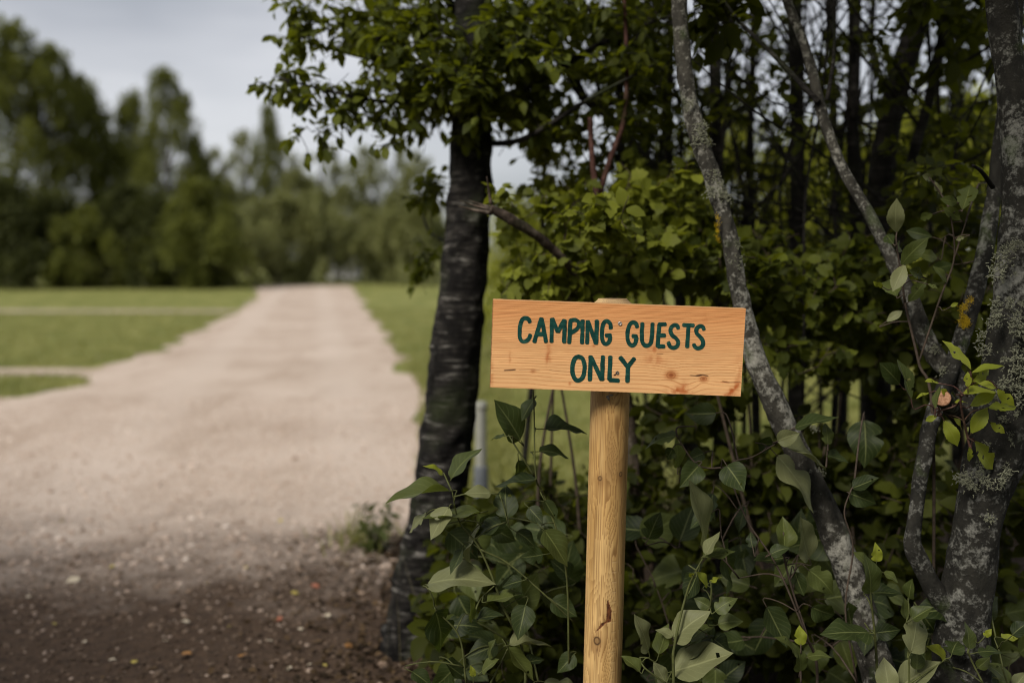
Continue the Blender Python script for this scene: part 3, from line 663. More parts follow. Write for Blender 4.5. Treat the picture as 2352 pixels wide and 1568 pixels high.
sil2 = [(625, 180), (665, 190), (700, 200), (735, 212), (770, 225), (805, 235), (840, 225), (870, 212), (720, 240), (780, 250), (835, 260), (900, 235), (880, 190), (650, 165), (695, 300), (745, 290), (738, 325), (905, 320), (850, 180), (910, 265), (680, 175), (760, 200), (800, 215), (830, 205), (700, 225), (870, 250), (620, 195), (790, 270), (720, 190)]
T1.grow([P(a, b, 3.2) for a, b in sil] + [P(a, b, 3.1) for a, b in sil2], 0.042, 6, 0.12, 0.9, 0.0012, 0.008, 0.15, 0.04)
T1.grow(blob(975, 440, 25, 60, 3.3, 3.6, 6) + blob(970, 605, 28, 45, 3.3, 3.6, 4), 0.042, 8, .12, .9, .0012, .006, .1, .02, lift=.02)
T1.grow(rect(700, -520, 1600, -30, 3.1, 4.4, 110), 0.06, 11, 0.26, 0.9, 0.0014, 0.010, 0.1)
T1.finish('cherry', 'cherry_leaf', 'dark_bark', 300)

# pale broken branch stub and dead red twigs right of the trunk belong to a dead thorn bush
DB = Plant('dead_branch', 'broken dead branch with splintered pale end crossing the dark trunk', 'branch', P(1480, 1150, 3.0) * np.array((1, 1, 0)))
p1 = [P(1125, 478, 2.58), P(1180, 508, 2.6), P(1250, 555, 2.66), P(1330, 640, 2.76), P(1400, 780, 2.9), P(1450, 1000, 3.0), np.array((*P(1480, 1150, 3.0)[:2], -.02))]
DB.solid('branch', p1, [.012, .014, .012, .012, .014, .017, .02], 'dead_wood', 14, 0.5, 40, 5, 70)
for a, b, w in [((1130, 481), (1057, 461), .0055), ((1130, 489), (1053, 473), .007), ((1140, 478), (1075, 459), .004), ((1128, 470), (1118, 405), .006)]:
    p = spline([P(*a, 2.58), P((a[0] + b[0]) / 2, (a[1] + b[1]) / 2 + 2, 2.575), P(*b, 2.57)], 8)
    V, F = tube(p, np.linspace(w, .0012, 8), 7, .5, 60, int(b[0])); link('splinter', make_mesh('splinter', V - DB.base, fixdeg(F), MATS['dead_wood']), DB.root)
for k, ctl in enumerate([[(1395, 560), (1375, 470), (1400, 370), (1432, 280), (1440, 150), (1432, -40)], [(1388, 520), (1368, 430), (1358, 330), (1355, 270)]]):
    rt = Plant('dead_twig', ['tall reddish bare twig rising behind the sign post top', 'short reddish bare twig left of the tall one above the sign'][k], 'twig', P(1395, 1000, 2.95) * np.array((1, 1, 0)) + np.array((0.02 * k, .03 * k, 0)))
    rt.solid('shoot', [rt.base + (0, 0, -.02), P(1393, 800, 2.95)] + [P(*c, 2.93 - .02 * k) for c in ctl], [.011, .010] + [.010 - .001 * q for q in range(len(ctl))], 'red_twig', 8, .3, 30, k, 50)

# lichen tufts
def lichen_data(seed, material):
    """a cushion of short branching lobes"""
    q = np.random.default_rng(seed); parts = []
    for _ in range(46):
        b0 = np.array((q.normal(0, .42), q.normal(0, .42), 0)); d_ = q.normal(0, .6, 3) + np.array((b0[0], b0[1], .7)); d_ /= np.linalg.norm(d_)
        L = q.uniform(.15, .42); a = b0 + d_ * L * .55 + q.normal(0, .06, 3); e = b0 + d_ * L + q.normal(0, .1, 3)
        parts.append(tube(spline([b0, a, e], 4), [.045, .04, .05, .03], 4))
        f = a + q.normal(0, .14, 3); parts.append(tube(np.array([a, (a + f) / 2 + q.normal(0, .03, 3), f]), [.035, .05, .025], 4))
    V, F = join(parts); return make_mesh('lichen_tuft', V, fixdeg(F), MATS[material])
LICH = [lichen_data(60 + k, 'lichen') for k in range(3)]; YLICH = lichen_data(70, 'yellow_lichen')
def tuft(pl, px, py, d, size, yellow=False):
    o = link('lichen_tuft', YLICH if yellow else random.choice(LICH), pl.root, tuple(P(px, py, d) - pl.base))
    o.scale = [size * random.uniform(.8, 1.3) for _ in range(3)]
    o.rotation_euler = (1.4 + random.uniform(-.5, .5), random.uniform(-.8, .8), random.uniform(-.6, .6))

# leaning stem with pale lichen, right of the sign
rows = [(1545, -500, 30, 2.6), (1552, -200, 34, 2.55), (1560, 0, 33, 2.5), (1568, 120, 34, 2.47), (1582, 220, 36, 2.45), (1602, 310, 40, 2.43), (1635, 400, 40, 2.41), (1660, 490, 38, 2.4), (1680, 570, 38, 2.38), (1696, 660, 40, 2.37),
        (1712, 740, 43, 2.35), (1738, 830, 48, 2.33), (1772, 910, 56, 2.31), (1800, 975, 56, 2.3), (1842, 1060, 54, 2.28), (1880, 1140, 58, 2.27), (1918, 1230, 64, 2.26), (1952, 1320, 68, 2.25), (1978, 1410, 70, 2.24), (2005, 1500, 74, 2.23), (2040, 1620, 80, 2.22)]
pts, rad = trunk_px(rows); gb = pts[-1] + np.array((.1, 0, 0)); gb[2] = -.03; pts.append(gb); rad.append(rad[-1] * 1.1)
b2 = gb.copy(); b2[2] = 0
T2 = Plant('lichened_tree', 'slender leaning stem speckled with pale lichen just right of the sign board', 'tree', b2)
T2.solid('trunk', pts, rad, 'lichen_bark', 36, 0.42, 26, 9, 300)
for px, py, s_ in [(1612, 290, .017), (1606, 318, .02), (1625, 330, .016), (1640, 405, .022), (1652, 425, .02), (1630, 440, .018), (1660, 440, .018), (1668, 450, .014), (1690, 560, .016), (1688, 600, .02), (1695, 592, .015), (1870, 985, .012), (1895, 1215, .016), (1935, 1218, .016), (1882, 1085, .013), (1585, 240, .012)]:
    tuft(T2, px, py, 2.3 + (2.44 - 2.3) * (1300 - py) / 1000 - .035, s_)
for py in (500, 515, 530, 548): tuft(T2, 1648, py, 2.365, .008, True)
T2.grow(rect(1450, -560, 1750, -180, 2.3, 3.2, 30) + blob(1640, 20, 110, 60, 2.6, 3.0, 6), 0.06, 11, .26)
T2.finish('cherry', 'thicket_leaf', 'dark_bark', 40)

# second leaning stem and the thick right trunk with its fork
rows = [(2240, 975, 40, 2.26), (2205, 880, 42, 2.28), (2150, 820, 44, 2.3), (2118, 760, 42, 2.32), (2088, 680, 38, 2.35), (2045, 590, 29, 2.38), (1995, 490, 27, 2.42), (1940, 395, 25, 2.46), (1900, 300, 24, 2.5), (1882, 235, 24, 2.52), (1862, 150, 22, 2.55), (1835, 70, 21, 2.58), (1808, 0, 21, 2.6), (1780, -150, 22, 2.65), (1760, -350, 18, 2.7)]
pts3, rad3 = trunk_px(rows)
rows = [(2290, -500, 60, 2.2), (2296, -200, 62, 2.2), (2300, 0, 64, 2.2), (2318, 150, 66, 2.2), (2335, 300, 70, 2.19), (2345, 450, 80, 2.18), (2342, 600, 96, 2.17), (2332, 750, 112, 2.16), (2318, 880, 128, 2.15), (2298, 1000, 132, 2.14), (2265, 1110, 118, 2.13), (2245, 1200, 108, 2.12), (2232, 1300, 112, 2.12), (2215, 1400, 116, 2.12), (2208, 1500, 122, 2.12), (2205, 1640, 135, 2.12)]
pts, rad = trunk_px(rows); gb = pts[-1].copy(); gb[2] = -.03; pts.append(gb); rad.append(rad[-1] * 1.15)
b3 = gb.copy(); b3[2] = 0
T3 = Plant('old_tree', 'thick dark trunk crusted with tufted lichen at the right edge', 'tree', b3)
T3.solid('trunk', pts, rad, 'mossy_bark', 40, 0.3, 12, 21, 240)
T3.solid('stem', pts3, rad3, 'lichen_bark', 24, 0.3, 22, 23, 170)
rows = [(2215, 1450, 50, 2.13), (2150, 1360, 48, 2.12), (2118, 1300, 44, 2.12), (2096, 1253, 42, 2.12), (2102, 1190, 34, 2.13), (2112, 1110, 34, 2.15), (2126, 1040, 35, 2.17), (2140, 965, 36, 2.2), (2180, 860, 36, 2.26), (2218, 750, 38, 2.3), (2252, 620, 38, 2.35), (2280, 470, 34, 2.4), (2300, 300, 30, 2.45), (2330, 100, 26, 2.5), (2360, -200, 20, 2.55)]
pts, rad = trunk_px(rows); T3.solid('stem', pts, rad, 'mossy_bark', 24, 0.3, 22, 27, 170)
for ctl, r0 in [([(2280, 430, 2.2), (2255, 395, 2.15), (2235, 380, 2.1)], .0055), ([(1880, 235, 2.5), (1780, 130, 2.6), (1690, 40, 2.75), (1640, -40, 2.8)], .008), ([(1900, 230, 2.5), (1915, 130, 2.5), (1918, 0, 2.5)], .006)]:
    p = spline([P(*c) for c in ctl], 14); T3.stem(p, np.linspace(r0, .003, 14), True, 8)
for px, py, d, s_ in [(2300, 590, 2.1, .022), (2292, 620, 2.1, .02), (2285, 700, 2.09, .018), (2288, 725, 2.09, .022), (2330, 745, 2.08, .026), (2345, 760, 2.08, .026), (2275, 740, 2.09, .016), (2262, 800, 2.09, .018), (2255, 770, 2.09, .014), (2335, 830, 2.07, .026), (2350, 850, 2.07, .024),
                      (2310, 880, 2.07, .02), (2345, 900, 2.07, .022), (2290, 910, 2.07, .016), (2250, 1085, 2.06, .014), (2215, 1100, 2.06, .02), (2230, 1115, 2.06, .018), (2200, 1095, 2.07, .016), (2265, 1105, 2.06, .016), (2310, 1090, 2.05, .018), (2300, 1110, 2.05, .014), (2270, 1190, 2.06, .012), (2145, 800, 2.27, .012), (2165, 850, 2.25, .013), (2338, 560, 2.1, .014)]:
    tuft(T3, px, py, d, s_)
for _ in range(16): a = random.uniform(-1, 1); tuft(T3, 2217 + a * -6 + random.uniform(-10, 10), 720 + a * 32, 2.278, random.uniform(.006, .01), True)
for _ in range(26):
    py = random.uniform(520, 1100); tuft(T3, 2345 - max(0, py - 850) * .25 + random.uniform(-50, 20), py, 2.095 - max(0, py - 600) * .00004, random.uniform(.006, .014))
# sawn branch stub
c = P(2165, 914, 2.0); b_ = P(2205, 955, 2.14)
V, F = tube(spline([b_, (b_ + c) / 2, c], 8), np.linspace(.022, .0165, 8), 16, .25, 30, 4, False); stub = link('stub', make_mesh('stub', V - T3.base, F, MATS['mossy_bark']), T3.root)
ax = (c - b_) / np.linalg.norm(c - b_)
V, F = tube(np.array([c - ax * .003, c + ax * .001, c + ax * .0016]), [.0163, .0158, .0135], 18, .12, 30, 6); link('cut_face', make_mesh('cut_face', V - T3.base, fixdeg(F), MATS['cut_wood']), T3.root)
T3.grow(rect(1850, -600, 2500, -190, 2.0, 3.2, 60) + blob(2250, 30, 160, 90, 2.7, 3.6, 16) + rect(1700, -420, 2000, -180, 2.3, 3.0, 20), 0.06, 11, .26)
T3.grow([np.array((rng.uniform(-.15, 1.7), rng.uniform(-.3, 1.3), rng.uniform(2.6, 3.5))) for _ in range(90)], .075, 12, .35)  # crown overhang added above the view to darken the right side
T3.finish('cherry', 'thicket_leaf', 'dark_bark', 60)

# dark stems deeper in the thicket
DARK = [
    ('upright dark stem right behind the leaning lichened stem', [(1638, -300), (1640, 0), (1645, 300), (1650, 600), (1655, 900), (1660, 1200)], 32, 3.6),
    ('straight dark stem crossing behind the second leaning stem', [(1825, -300), (1828, 100), (1832, 400), (1830, 700), (1826, 1000), (1822, 1200)], 38, 3.9),
    ('dark stem left of the thick tilted stem', [(1968, -300), (1962, 100), (1960, 350), (1975, 600), (1998, 850), (2005, 1150)], 34, 3.8),
    ('thick dark stem tilted to the right at upper right', [(2180, -400), (2120, 0), (2060, 200), (2025, 400), (2010, 650), (2015, 900), (2020, 1200)], 60, 3.5),
    ('thin dark upright stem above the right half of the sign', [(1420, -300), (1422, 0), (1424, 200), (1425, 420), (1415, 650), (1400, 1200)], 19, 3.3),
    ('thin dark stem between the leaning stems', [(1735, -300), (1730, 100), (1722, 350), (1728, 620), (1740, 1150)], 20, 4.3),
    ('dark slanting stem in front of the tilted stem', [(2200, -100), (2140, 200), (2085, 420), (2060, 700), (2075, 1000), (2090, 1200)], 26, 3.2),
    ('thin dark stem near the right trunk', [(2230, -300), (2200, 100), (2190, 350), (2200, 620), (2195, 1150)], 22, 4.2),
    ('dark stem below the right end of the sign', [(1545, -300), (1540, 100), (1535, 420), (1560, 700), (1585, 950), (1600, 1150)], 22, 4.0),
    ('slim dark stem low between the leaning stems', [(1900, -200), (1915, 300), (1925, 600), (1935, 850), (1930, 1100)], 24, 4.4),
    ('slim dark stem left of the sign post under the board', [(1290, -300), (1265, 100), (1250, 400), (1240, 700), (1215, 950), (1200, 1130)], 14, 3.9),
    ('bent dark stem crossing the sky gap above the sign', [(1180, -250), (1310, 170), (1400, 270), (1480, 360), (1530, 450), (1560, 650), (1570, 900), (1580, 1140)], 26, 3.5),
]
areas = [
    (1650, 120, 110, 150), (1820, 110, 110, 130), (1960, 150, 100, 150), (2110, 120, 110, 130), (1450, 200, 90, 110), (1730, 330, 90, 110), (2150, 360, 110, 120), (2230, 250, 110, 130), (1550, 280, 80, 120), (1890, 350, 90, 100), (1250, 290, 100, 100), (1360, 330, 130, 90)]
dens = [13, 14, 10, 13, 15, 11, 22, 16, 13, 11, 14, 15]
for k, (lab, ctl, w, d) in enumerate(DARK):
    pts = [P(a, b, d) for a, b in ctl]; g_ = pts[-1].copy(); g_[2] = -.03; pts.append(g_); bb = g_.copy(); bb[2] = 0
    pl = Plant('thicket_tree', lab, 'tree', bb, 'dark stems of the thicket')
    r = w / 2 / ppm(d); pl.solid('trunk', pts, np.linspace(r * .75, r * 1.25, len(pts)), 'dark_bark', 16, .25, 9, 30 + k, 90)
    cx, cy_, rx, ry = areas[k]
    for q in range(26):                               # bare crossing twigs
        a0 = pl.skel[int(rng.integers(0, 60))]; L = rng.uniform(.35, 1.1); dr = np.array((rng.normal(0, .55), rng.normal(0, .3), rng.uniform(.2, 1.0)))
        e = a0 + dr / np.linalg.norm(dr) * L
        if project(e)[0] < 1190: e[0] = 2 * a0[0] - e[0]
        p = spline([a0, a0 + (e - a0) * .4 + rng.normal(0, .06, 3), a0 + (e - a0) * .75 + rng.normal(0, .06, 3), e], 14)
        pl.stem(p, np.linspace(rng.uniform(.003, .007), .0014, 14), True, 5)
    tg = blob(cx, cy_, rx, ry, d - .6, d + .7, dens[k]) + blob(cx, 540, 110, 150, d, d + 1.0, 5) + rect(cx - 200, -520, cx + 200, -40, d - .8, d + .8, 22)
    pl.grow(tg, 0.033, 12, .2, rk=.007, ext=.06)
    pl.finish('thicket', 'thicket_leaf', 'dark_bark', 60)

for k in range(22):                                   # thin saplings that tangle between the trunks
    px = 1480 + k * 40 + rng.uniform(-18, 18); d = rng.uniform(2.9, 4.6); ln_ = rng.normal(0, 60); w = rng.uniform(6, 12)
    pts = [P(px + ln_ * f + rng.normal(0, 14), y_, d) for f, y_ in ((1.3, -200), (1, 0), (.7, 220), (.45, 450), (.2, 700), (0, 950))]; g_ = pts[-1].copy(); g_[2] = -.02; pts.append(g_); bb = g_.copy(); bb[2] = 0
    pl = Plant('sapling', 'thin dark sapling stem in the tangled thicket right of the sign', 'sapling', bb, 'thin saplings of the thicket')
    r = w / 2 / ppm(d); pl.solid('trunk', pts, np.linspace(r * .6, r * 1.2, len(pts)), 'dark_bark', 8, .25, 12, 130 + k, 50)
    for q in range(7):
        a0 = pl.skel[int(rng.integers(2, 34))]; dr = np.array((rng.normal(0, .6), rng.normal(0, .3), rng.uniform(.1, 1.0))); e = a0 + dr / np.linalg.norm(dr) * rng.uniform(.25, .7)
        pl.stem(spline([a0, (a0 + e) / 2 + rng.normal(0, .05, 3), e], 10), np.linspace(r * .6, .0012, 10), True, 5)
    pl.grow(blob(px, 300, 70, 280, d - .3, d + .3, 3), .033, 10, .18, rk=.006, ext=.05); pl.finish('thicket', 'cherry_leaf', 'dark_bark', 30)

# leafy undergrowth: two shrubs with lobed light leaves behind the sign, three dark ones below
def shrub(name, lab, px, d, tg, leaf, tm, m, parts, stems=5, h=0.9, group=None, n=11, bark='stem_brown', up=None):
    b_ = P(px, 1200, d); b_[2] = 0
    pl = Plant(name, lab, 'shrub', b_, group)
    for q in range(stems):
        t = tg[int(rng.integers(0, len(tg)))]
        e = b_ + (t - b_) * rng.uniform(.6, .9)
        p = spline([b_ + (rng.normal(0, .05), rng.normal(0, .05), -.02), (b_ + e) / 2 + rng.normal(0, .05, 3), e], 18); pl.stem(p, np.linspace(.007, .003, 18))
    pl.grow(tg, leaf, n, .22, .9, .0011, .006, .05, .06, up=up)
    pl.finish(tm, m, bark, parts); return pl
UPF = (-.2, -.45, .8)
shrub('leafy_shrub', 'light green lobed-leaved shrub filling the space above the sign', 1330, 2.95,
      blob(1385, 590, 150, 90, 2.7, 3.3, 33) + blob(1240, 640, 80, 32, 2.65, 2.95, 12) + blob(1350, 440, 160, 90, 2.8, 3.4, 22) + blob(1510, 530, 120, 140, 2.7, 3.25, 24) + blob(1380, 520, 40, 30, 2.52, 2.6, 6) + blob(1170, 480, 25, 60, 2.75, 2.9, 2), .037, 'bramble', 'bramble_leaf', 300, up=UPF, n=12)
shrub('leafy_shrub', 'dense green shrub between the lichened stem and the second leaning stem', 1850, 2.95,
      blob(1830, 720, 180, 130, 2.65, 3.3, 42) + blob(1960, 650, 100, 90, 2.7, 3.2, 16) + blob(1760, 620, 70, 70, 2.6, 3.0, 14) + blob(1600, 560, 70, 90, 2.7, 3.2, 16), .036, 'bramble', 'cherry_leaf', 300, up=UPF, n=13)
shrub('leafy_shrub', 'dark shrub behind the post just below the sign board', 1560, 3.2,
      blob(1540, 930, 130, 60, 2.8, 3.3, 22) + blob(1520, 1180, 200, 110, 2.8, 3.4, 40) + blob(1280, 1180, 160, 90, 2.9, 3.5, 26) + blob(1480, 1060, 60, 60, 3.0, 3.4, 6), .045, 'thicket', 'thicket_leaf', 150, up=UPF)
shrub('leafy_shrub', 'dark low shrub under the second leaning stem', 1950, 3.1,
      blob(1900, 1130, 190, 130, 2.8, 3.4, 66) + blob(1750, 1080, 110, 90, 2.8, 3.3, 24) + blob(2080, 1000, 70, 110, 2.8, 3.4, 18), .045, 'thicket', 'thicket_leaf', 150, up=UPF)
shrub('leafy_shrub', 'dark low shrub left of the sign post among the lilac', 1150, 3.0,
      blob(1180, 1330, 190, 110, 2.7, 3.2, 44) + blob(1060, 1260, 70, 80, 2.9, 3.2, 10), .045, 'thicket', 'thicket_leaf', 150, up=UPF)
shrub('leafy_shrub', 'dark shrub behind the thick right trunk', 2250, 3.0,
      blob(2200, 600, 170, 170, 2.7, 3.4, 30) + blob(2250, 850, 130, 140, 2.6, 3.3, 22) + blob(2050, 780, 90, 80, 2.8, 3.3, 14), .055, 'thicket', 'thicket_leaf', 150, up=UPF)

shrub('leafy_shrub', 'dark ground-hugging shrub right of the post foot', 1560, 2.9, blob(1560, 1420, 190, 130, 2.55, 3.1, 46), .05, 'thicket', 'thicket_leaf', 120, up=UPF)
shrub('leafy_shrub', 'dark ground-hugging shrub between the leaning stem and the thick trunk', 1990, 2.9, blob(1930, 1400, 230, 140, 2.55, 3.2, 60) + blob(2080, 1230, 90, 100, 2.6, 3.1, 16), .05, 'thicket', 'thicket_leaf', 120, up=UPF)
shrub('leafy_shrub', 'dark shrub at the right edge beyond the thick trunk', 2330, 2.8, blob(2320, 1250, 110, 230, 2.5, 3.1, 40), .05, 'thicket', 'thicket_leaf', 100, up=UPF)
shrub('leafy_shrub', 'dark ground-hugging shrub between the dark trunk and the post', 1180, 2.7, blob(1170, 1430, 170, 110, 2.5, 2.9, 34), .05, 'thicket', 'thicket_leaf', 100, up=UPF)

# ------------------------------------------------------------------ lilac and other shoots in front: every leaf a part
LIL = {}
def lilac_meshes(m):
    if m not in LIL:
        LIL[m] = [make_mesh('leaf', *leaf_shape('lilac', .74, 18, 3, f, c, w, sd, b, h_, tw)[:2], MATS[m], True, leaf_shape('lilac', .74, 18, 3, f, c, w, sd, b, h_, tw)[2], {'rnd': np.zeros(19 * 7)})
                  for f, c, w, sd, b, h_, tw in [(.3, .1, .06, 1, 0, 0, .1), (.35, .3, .08, 2, 0, 0, -.2), (.2, .2, .1, 3, 1, 0, .3), (.4, -.1, .06, 4, 0, 1, 0), (.25, .45, .1, 5, 1, 1, -.3), (.5, .15, .08, 6, 0, 0, .2)]]
    return LIL[m]
def narrow_meshes(m):
    key = 'n' + m
    if key not in LIL:
        LIL[key] = []
        for f, c, w, sd, b, h_ in [(.35, .15, .06, 1, 0, 0), (.3, .35, .1, 2, 0, 0), (.25, .2, .1, 3, 2, 1), (.45, .05, .06, 4, 1, 2)]:
            V, F, uv = leaf_shape('cherry', .5, 18, 2, f, c, w, sd, b, h_, serr=.03); LIL[key].append(make_mesh('leaf', V, F, MATS[m], True, uv, {'rnd': np.zeros(len(V))}))
    return LIL[key]
MM = {'d': 'lilac_dark', 'p': 'lilac_pale_sheen', 'g': 'lilac_green', 'y': 'young_leaf'}
def shoot(name, lab, base_px, d, stems, leaves, cat='shrub', conv=lambda x, y: (x, y), sc_=1.0, fam=lilac_meshes, rad=.0029, mat_='stem_green', group=None, fill=0, fillbox=None, fw=0.74, host=None):
    """stems: pixel polylines; leaves: (base xy, tip xy, apparent width, tone[, depth shift])"""
    b_ = P(base_px[0], base_px[1], d); b_[2] = 0
    if host: pl = Plant.__new__(Plant); pl.base = host.base; pl.root = link(name, None, host.root); pl.skel = np.zeros((0, 3)); pl.srad = np.zeros(0); pl.tubes = []; pl.L = []
    else: pl = Plant(name, lab, cat, b_, group)
    for st in stems:
        pp = [P(*conv(x, y), d + (0.015 * math.sin(x * .05))) for x, y in st]
        if st is stems[0]: pp = ([P(*conv(*st[0]), d + .14)] if host else [b_ + (0, 0, -.01)]) + pp
        n_ = max(8, len(pp) * 5); p = spline(pp, n_); pl.stem(p, np.linspace(rad * (1.3 if st is stems[0] else .8), rad * .45, n_), True, 7)
    petioles = []
    L = list(leaves)
    for q in range(fill):
        x, y = rng.uniform(fillbox[0], fillbox[2]), rng.uniform(fillbox[1], fillbox[3]); a = rng.uniform(0, 6.28); s_ = rng.uniform(65, 120)
        L.append(('w', (x, y), (x + math.cos(a) * s_, y + math.sin(a) * s_ * .8), s_ * rng.uniform(.55, .85), 'd' if rng.random() < .6 else 'g', rng.uniform(.1, .5)))
    for lf in L:
        if lf[0] == 'w': (_, a, t, w, tone, dz) = lf; k_ = 1.0
        else:
            a, t, w, tone = lf[:4]; dz = lf[4] if len(lf) > 4 else rng.uniform(-.05, .06); a, t = conv(*a), conv(*t); k_ = sc_
        dd = d + dz; len_px = math.hypot(t[0] - a[0], t[1] - a[1]); w *= k_
        full = max(len_px * 1.04, w / fw * .92)                        # real length in px at that depth
        tilt = math.sqrt(max(0, full ** 2 - len_px ** 2)) / ppm(dd)
        A = P(*a, dd); B = P(*t, dd - tilt * (1 if rng.random() < .6 else -1)); D = B - A; D /= np.linalg.norm(D)
        size = np.linalg.norm(B - A)
        roll = math.acos(min(1, max(.12, w / (size * ppm(dd) * fw)))) * (1 if rng.random() < .65 else -1)
        toc = np.array((0, 0, CAM_H)) - A; toc /= np.linalg.norm(toc)
        X = np.cross(D, toc); X /= np.linalg.norm(X); Z = np.cross(X, D)
        if Z[2] < -.2 and tone != 'p' and rng.random() < .5: pass
        Z2 = Z * math.cos(roll) + X * math.sin(roll)
        if Z2[2] < 0 and abs(roll) > .5: Z2 = Z * math.cos(roll) - X * math.sin(roll)
        R = frames(D[None], Z2[None])[0]
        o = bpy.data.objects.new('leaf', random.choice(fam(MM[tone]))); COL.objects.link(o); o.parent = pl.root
        M = Matrix(R.tolist()).to_4x4() @ Matrix.Scale(float(size), 4); M.translation = Vector(A - pl.base); o.matrix_basis = M
        dv = np.linalg.norm(pl.skel - A, axis=1) + .6 * np.maximum(0, pl.skel[:, 2] - A[2]); i = int(np.argmin(dv)); p = pl.skel[i]
        g_ = np.linalg.norm(A - p)
        m_ = A - D * min(.02, g_ * .4) if g_ > .01 else (A + p) / 2
        pt = spline([p, (p + m_) / 2 + np.array((0, 0, .1 * g_)), m_, A + D * .003], 9)
        pl.tubes.append(tube(pt, np.linspace(.0013 + min(.0012, g_ * .006), .001, 9), 5))
        if g_ > .06: pl.skel = np.vstack([pl.skel, pt]); pl.srad = np.concatenate([pl.srad, np.full(9, .0016)])
    V, F = join(pl.tubes); me = make_mesh('stem', V - pl.base, fixdeg(F), MATS[mat_])
    if host:
        o = link(name, me, host.root); o['label'] = lab
        for c in list(pl.root.children): c.parent = o
        bpy.data.objects.remove(pl.root)
    else: link('stem', me, pl.root)
    return pl
Z2c = lambda x, y: (846.7 + .4002 * x, 940.8 + .4002 * y)
Z3c = lambda x, y: (1505.3 + .4002 * x, 940.8 + .4002 * y)
Z6c = lambda x, y: ((2100 + x * .2551) * .9408, (780 + y * .2551) * .9408)
Z7c = lambda x, y: ((2100 + x * .2551) * .9408, (400 + y * .2551) * .9408)
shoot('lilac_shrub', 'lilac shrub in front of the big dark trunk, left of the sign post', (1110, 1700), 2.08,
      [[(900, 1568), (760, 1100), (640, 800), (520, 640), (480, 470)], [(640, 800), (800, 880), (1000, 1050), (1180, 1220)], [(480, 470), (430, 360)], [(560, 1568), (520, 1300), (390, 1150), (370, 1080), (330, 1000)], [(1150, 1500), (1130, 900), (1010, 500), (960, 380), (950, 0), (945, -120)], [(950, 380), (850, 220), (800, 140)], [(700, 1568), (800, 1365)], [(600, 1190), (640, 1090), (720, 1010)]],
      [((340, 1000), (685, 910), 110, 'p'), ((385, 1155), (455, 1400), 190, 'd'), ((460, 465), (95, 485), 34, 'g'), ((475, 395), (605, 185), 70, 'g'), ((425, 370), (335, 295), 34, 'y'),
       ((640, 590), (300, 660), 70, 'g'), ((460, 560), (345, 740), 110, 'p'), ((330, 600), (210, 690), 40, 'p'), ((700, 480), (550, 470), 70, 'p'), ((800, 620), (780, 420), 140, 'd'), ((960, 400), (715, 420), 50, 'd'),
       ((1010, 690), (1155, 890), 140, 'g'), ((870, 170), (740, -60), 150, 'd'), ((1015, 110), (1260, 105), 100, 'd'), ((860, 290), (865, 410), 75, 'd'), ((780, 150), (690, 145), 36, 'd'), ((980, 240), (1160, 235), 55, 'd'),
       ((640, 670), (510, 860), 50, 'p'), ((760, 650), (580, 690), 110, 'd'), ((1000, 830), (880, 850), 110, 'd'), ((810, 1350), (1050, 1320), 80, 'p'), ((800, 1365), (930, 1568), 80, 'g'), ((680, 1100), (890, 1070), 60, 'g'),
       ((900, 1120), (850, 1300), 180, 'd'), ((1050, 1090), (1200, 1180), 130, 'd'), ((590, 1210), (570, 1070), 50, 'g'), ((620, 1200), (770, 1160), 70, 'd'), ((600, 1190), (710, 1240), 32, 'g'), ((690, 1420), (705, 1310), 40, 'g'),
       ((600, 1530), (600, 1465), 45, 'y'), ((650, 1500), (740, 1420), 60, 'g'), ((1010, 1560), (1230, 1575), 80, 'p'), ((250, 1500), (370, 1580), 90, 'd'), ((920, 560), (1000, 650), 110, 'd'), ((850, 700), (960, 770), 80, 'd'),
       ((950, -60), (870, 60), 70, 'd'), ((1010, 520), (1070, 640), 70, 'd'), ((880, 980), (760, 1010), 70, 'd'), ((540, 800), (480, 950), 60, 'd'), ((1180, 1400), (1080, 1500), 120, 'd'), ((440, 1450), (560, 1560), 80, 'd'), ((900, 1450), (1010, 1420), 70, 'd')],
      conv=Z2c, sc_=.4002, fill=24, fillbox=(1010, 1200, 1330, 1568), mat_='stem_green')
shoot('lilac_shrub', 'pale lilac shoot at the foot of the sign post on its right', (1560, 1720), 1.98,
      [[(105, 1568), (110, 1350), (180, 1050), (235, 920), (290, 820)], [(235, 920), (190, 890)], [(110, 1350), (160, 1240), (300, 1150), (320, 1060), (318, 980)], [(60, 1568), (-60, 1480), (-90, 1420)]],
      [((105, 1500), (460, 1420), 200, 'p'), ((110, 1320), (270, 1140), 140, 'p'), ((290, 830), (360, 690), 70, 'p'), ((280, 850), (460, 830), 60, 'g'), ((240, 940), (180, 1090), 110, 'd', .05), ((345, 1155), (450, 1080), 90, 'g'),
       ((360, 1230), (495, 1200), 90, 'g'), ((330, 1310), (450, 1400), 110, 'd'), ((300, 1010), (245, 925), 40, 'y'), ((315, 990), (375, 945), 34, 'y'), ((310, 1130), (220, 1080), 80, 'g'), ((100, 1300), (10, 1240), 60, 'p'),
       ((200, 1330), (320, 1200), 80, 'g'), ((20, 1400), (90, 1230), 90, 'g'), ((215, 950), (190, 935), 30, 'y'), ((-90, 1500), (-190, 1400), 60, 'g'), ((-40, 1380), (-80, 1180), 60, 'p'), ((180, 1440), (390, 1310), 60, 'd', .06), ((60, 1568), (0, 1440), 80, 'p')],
      conv=Z3c, sc_=.4002)
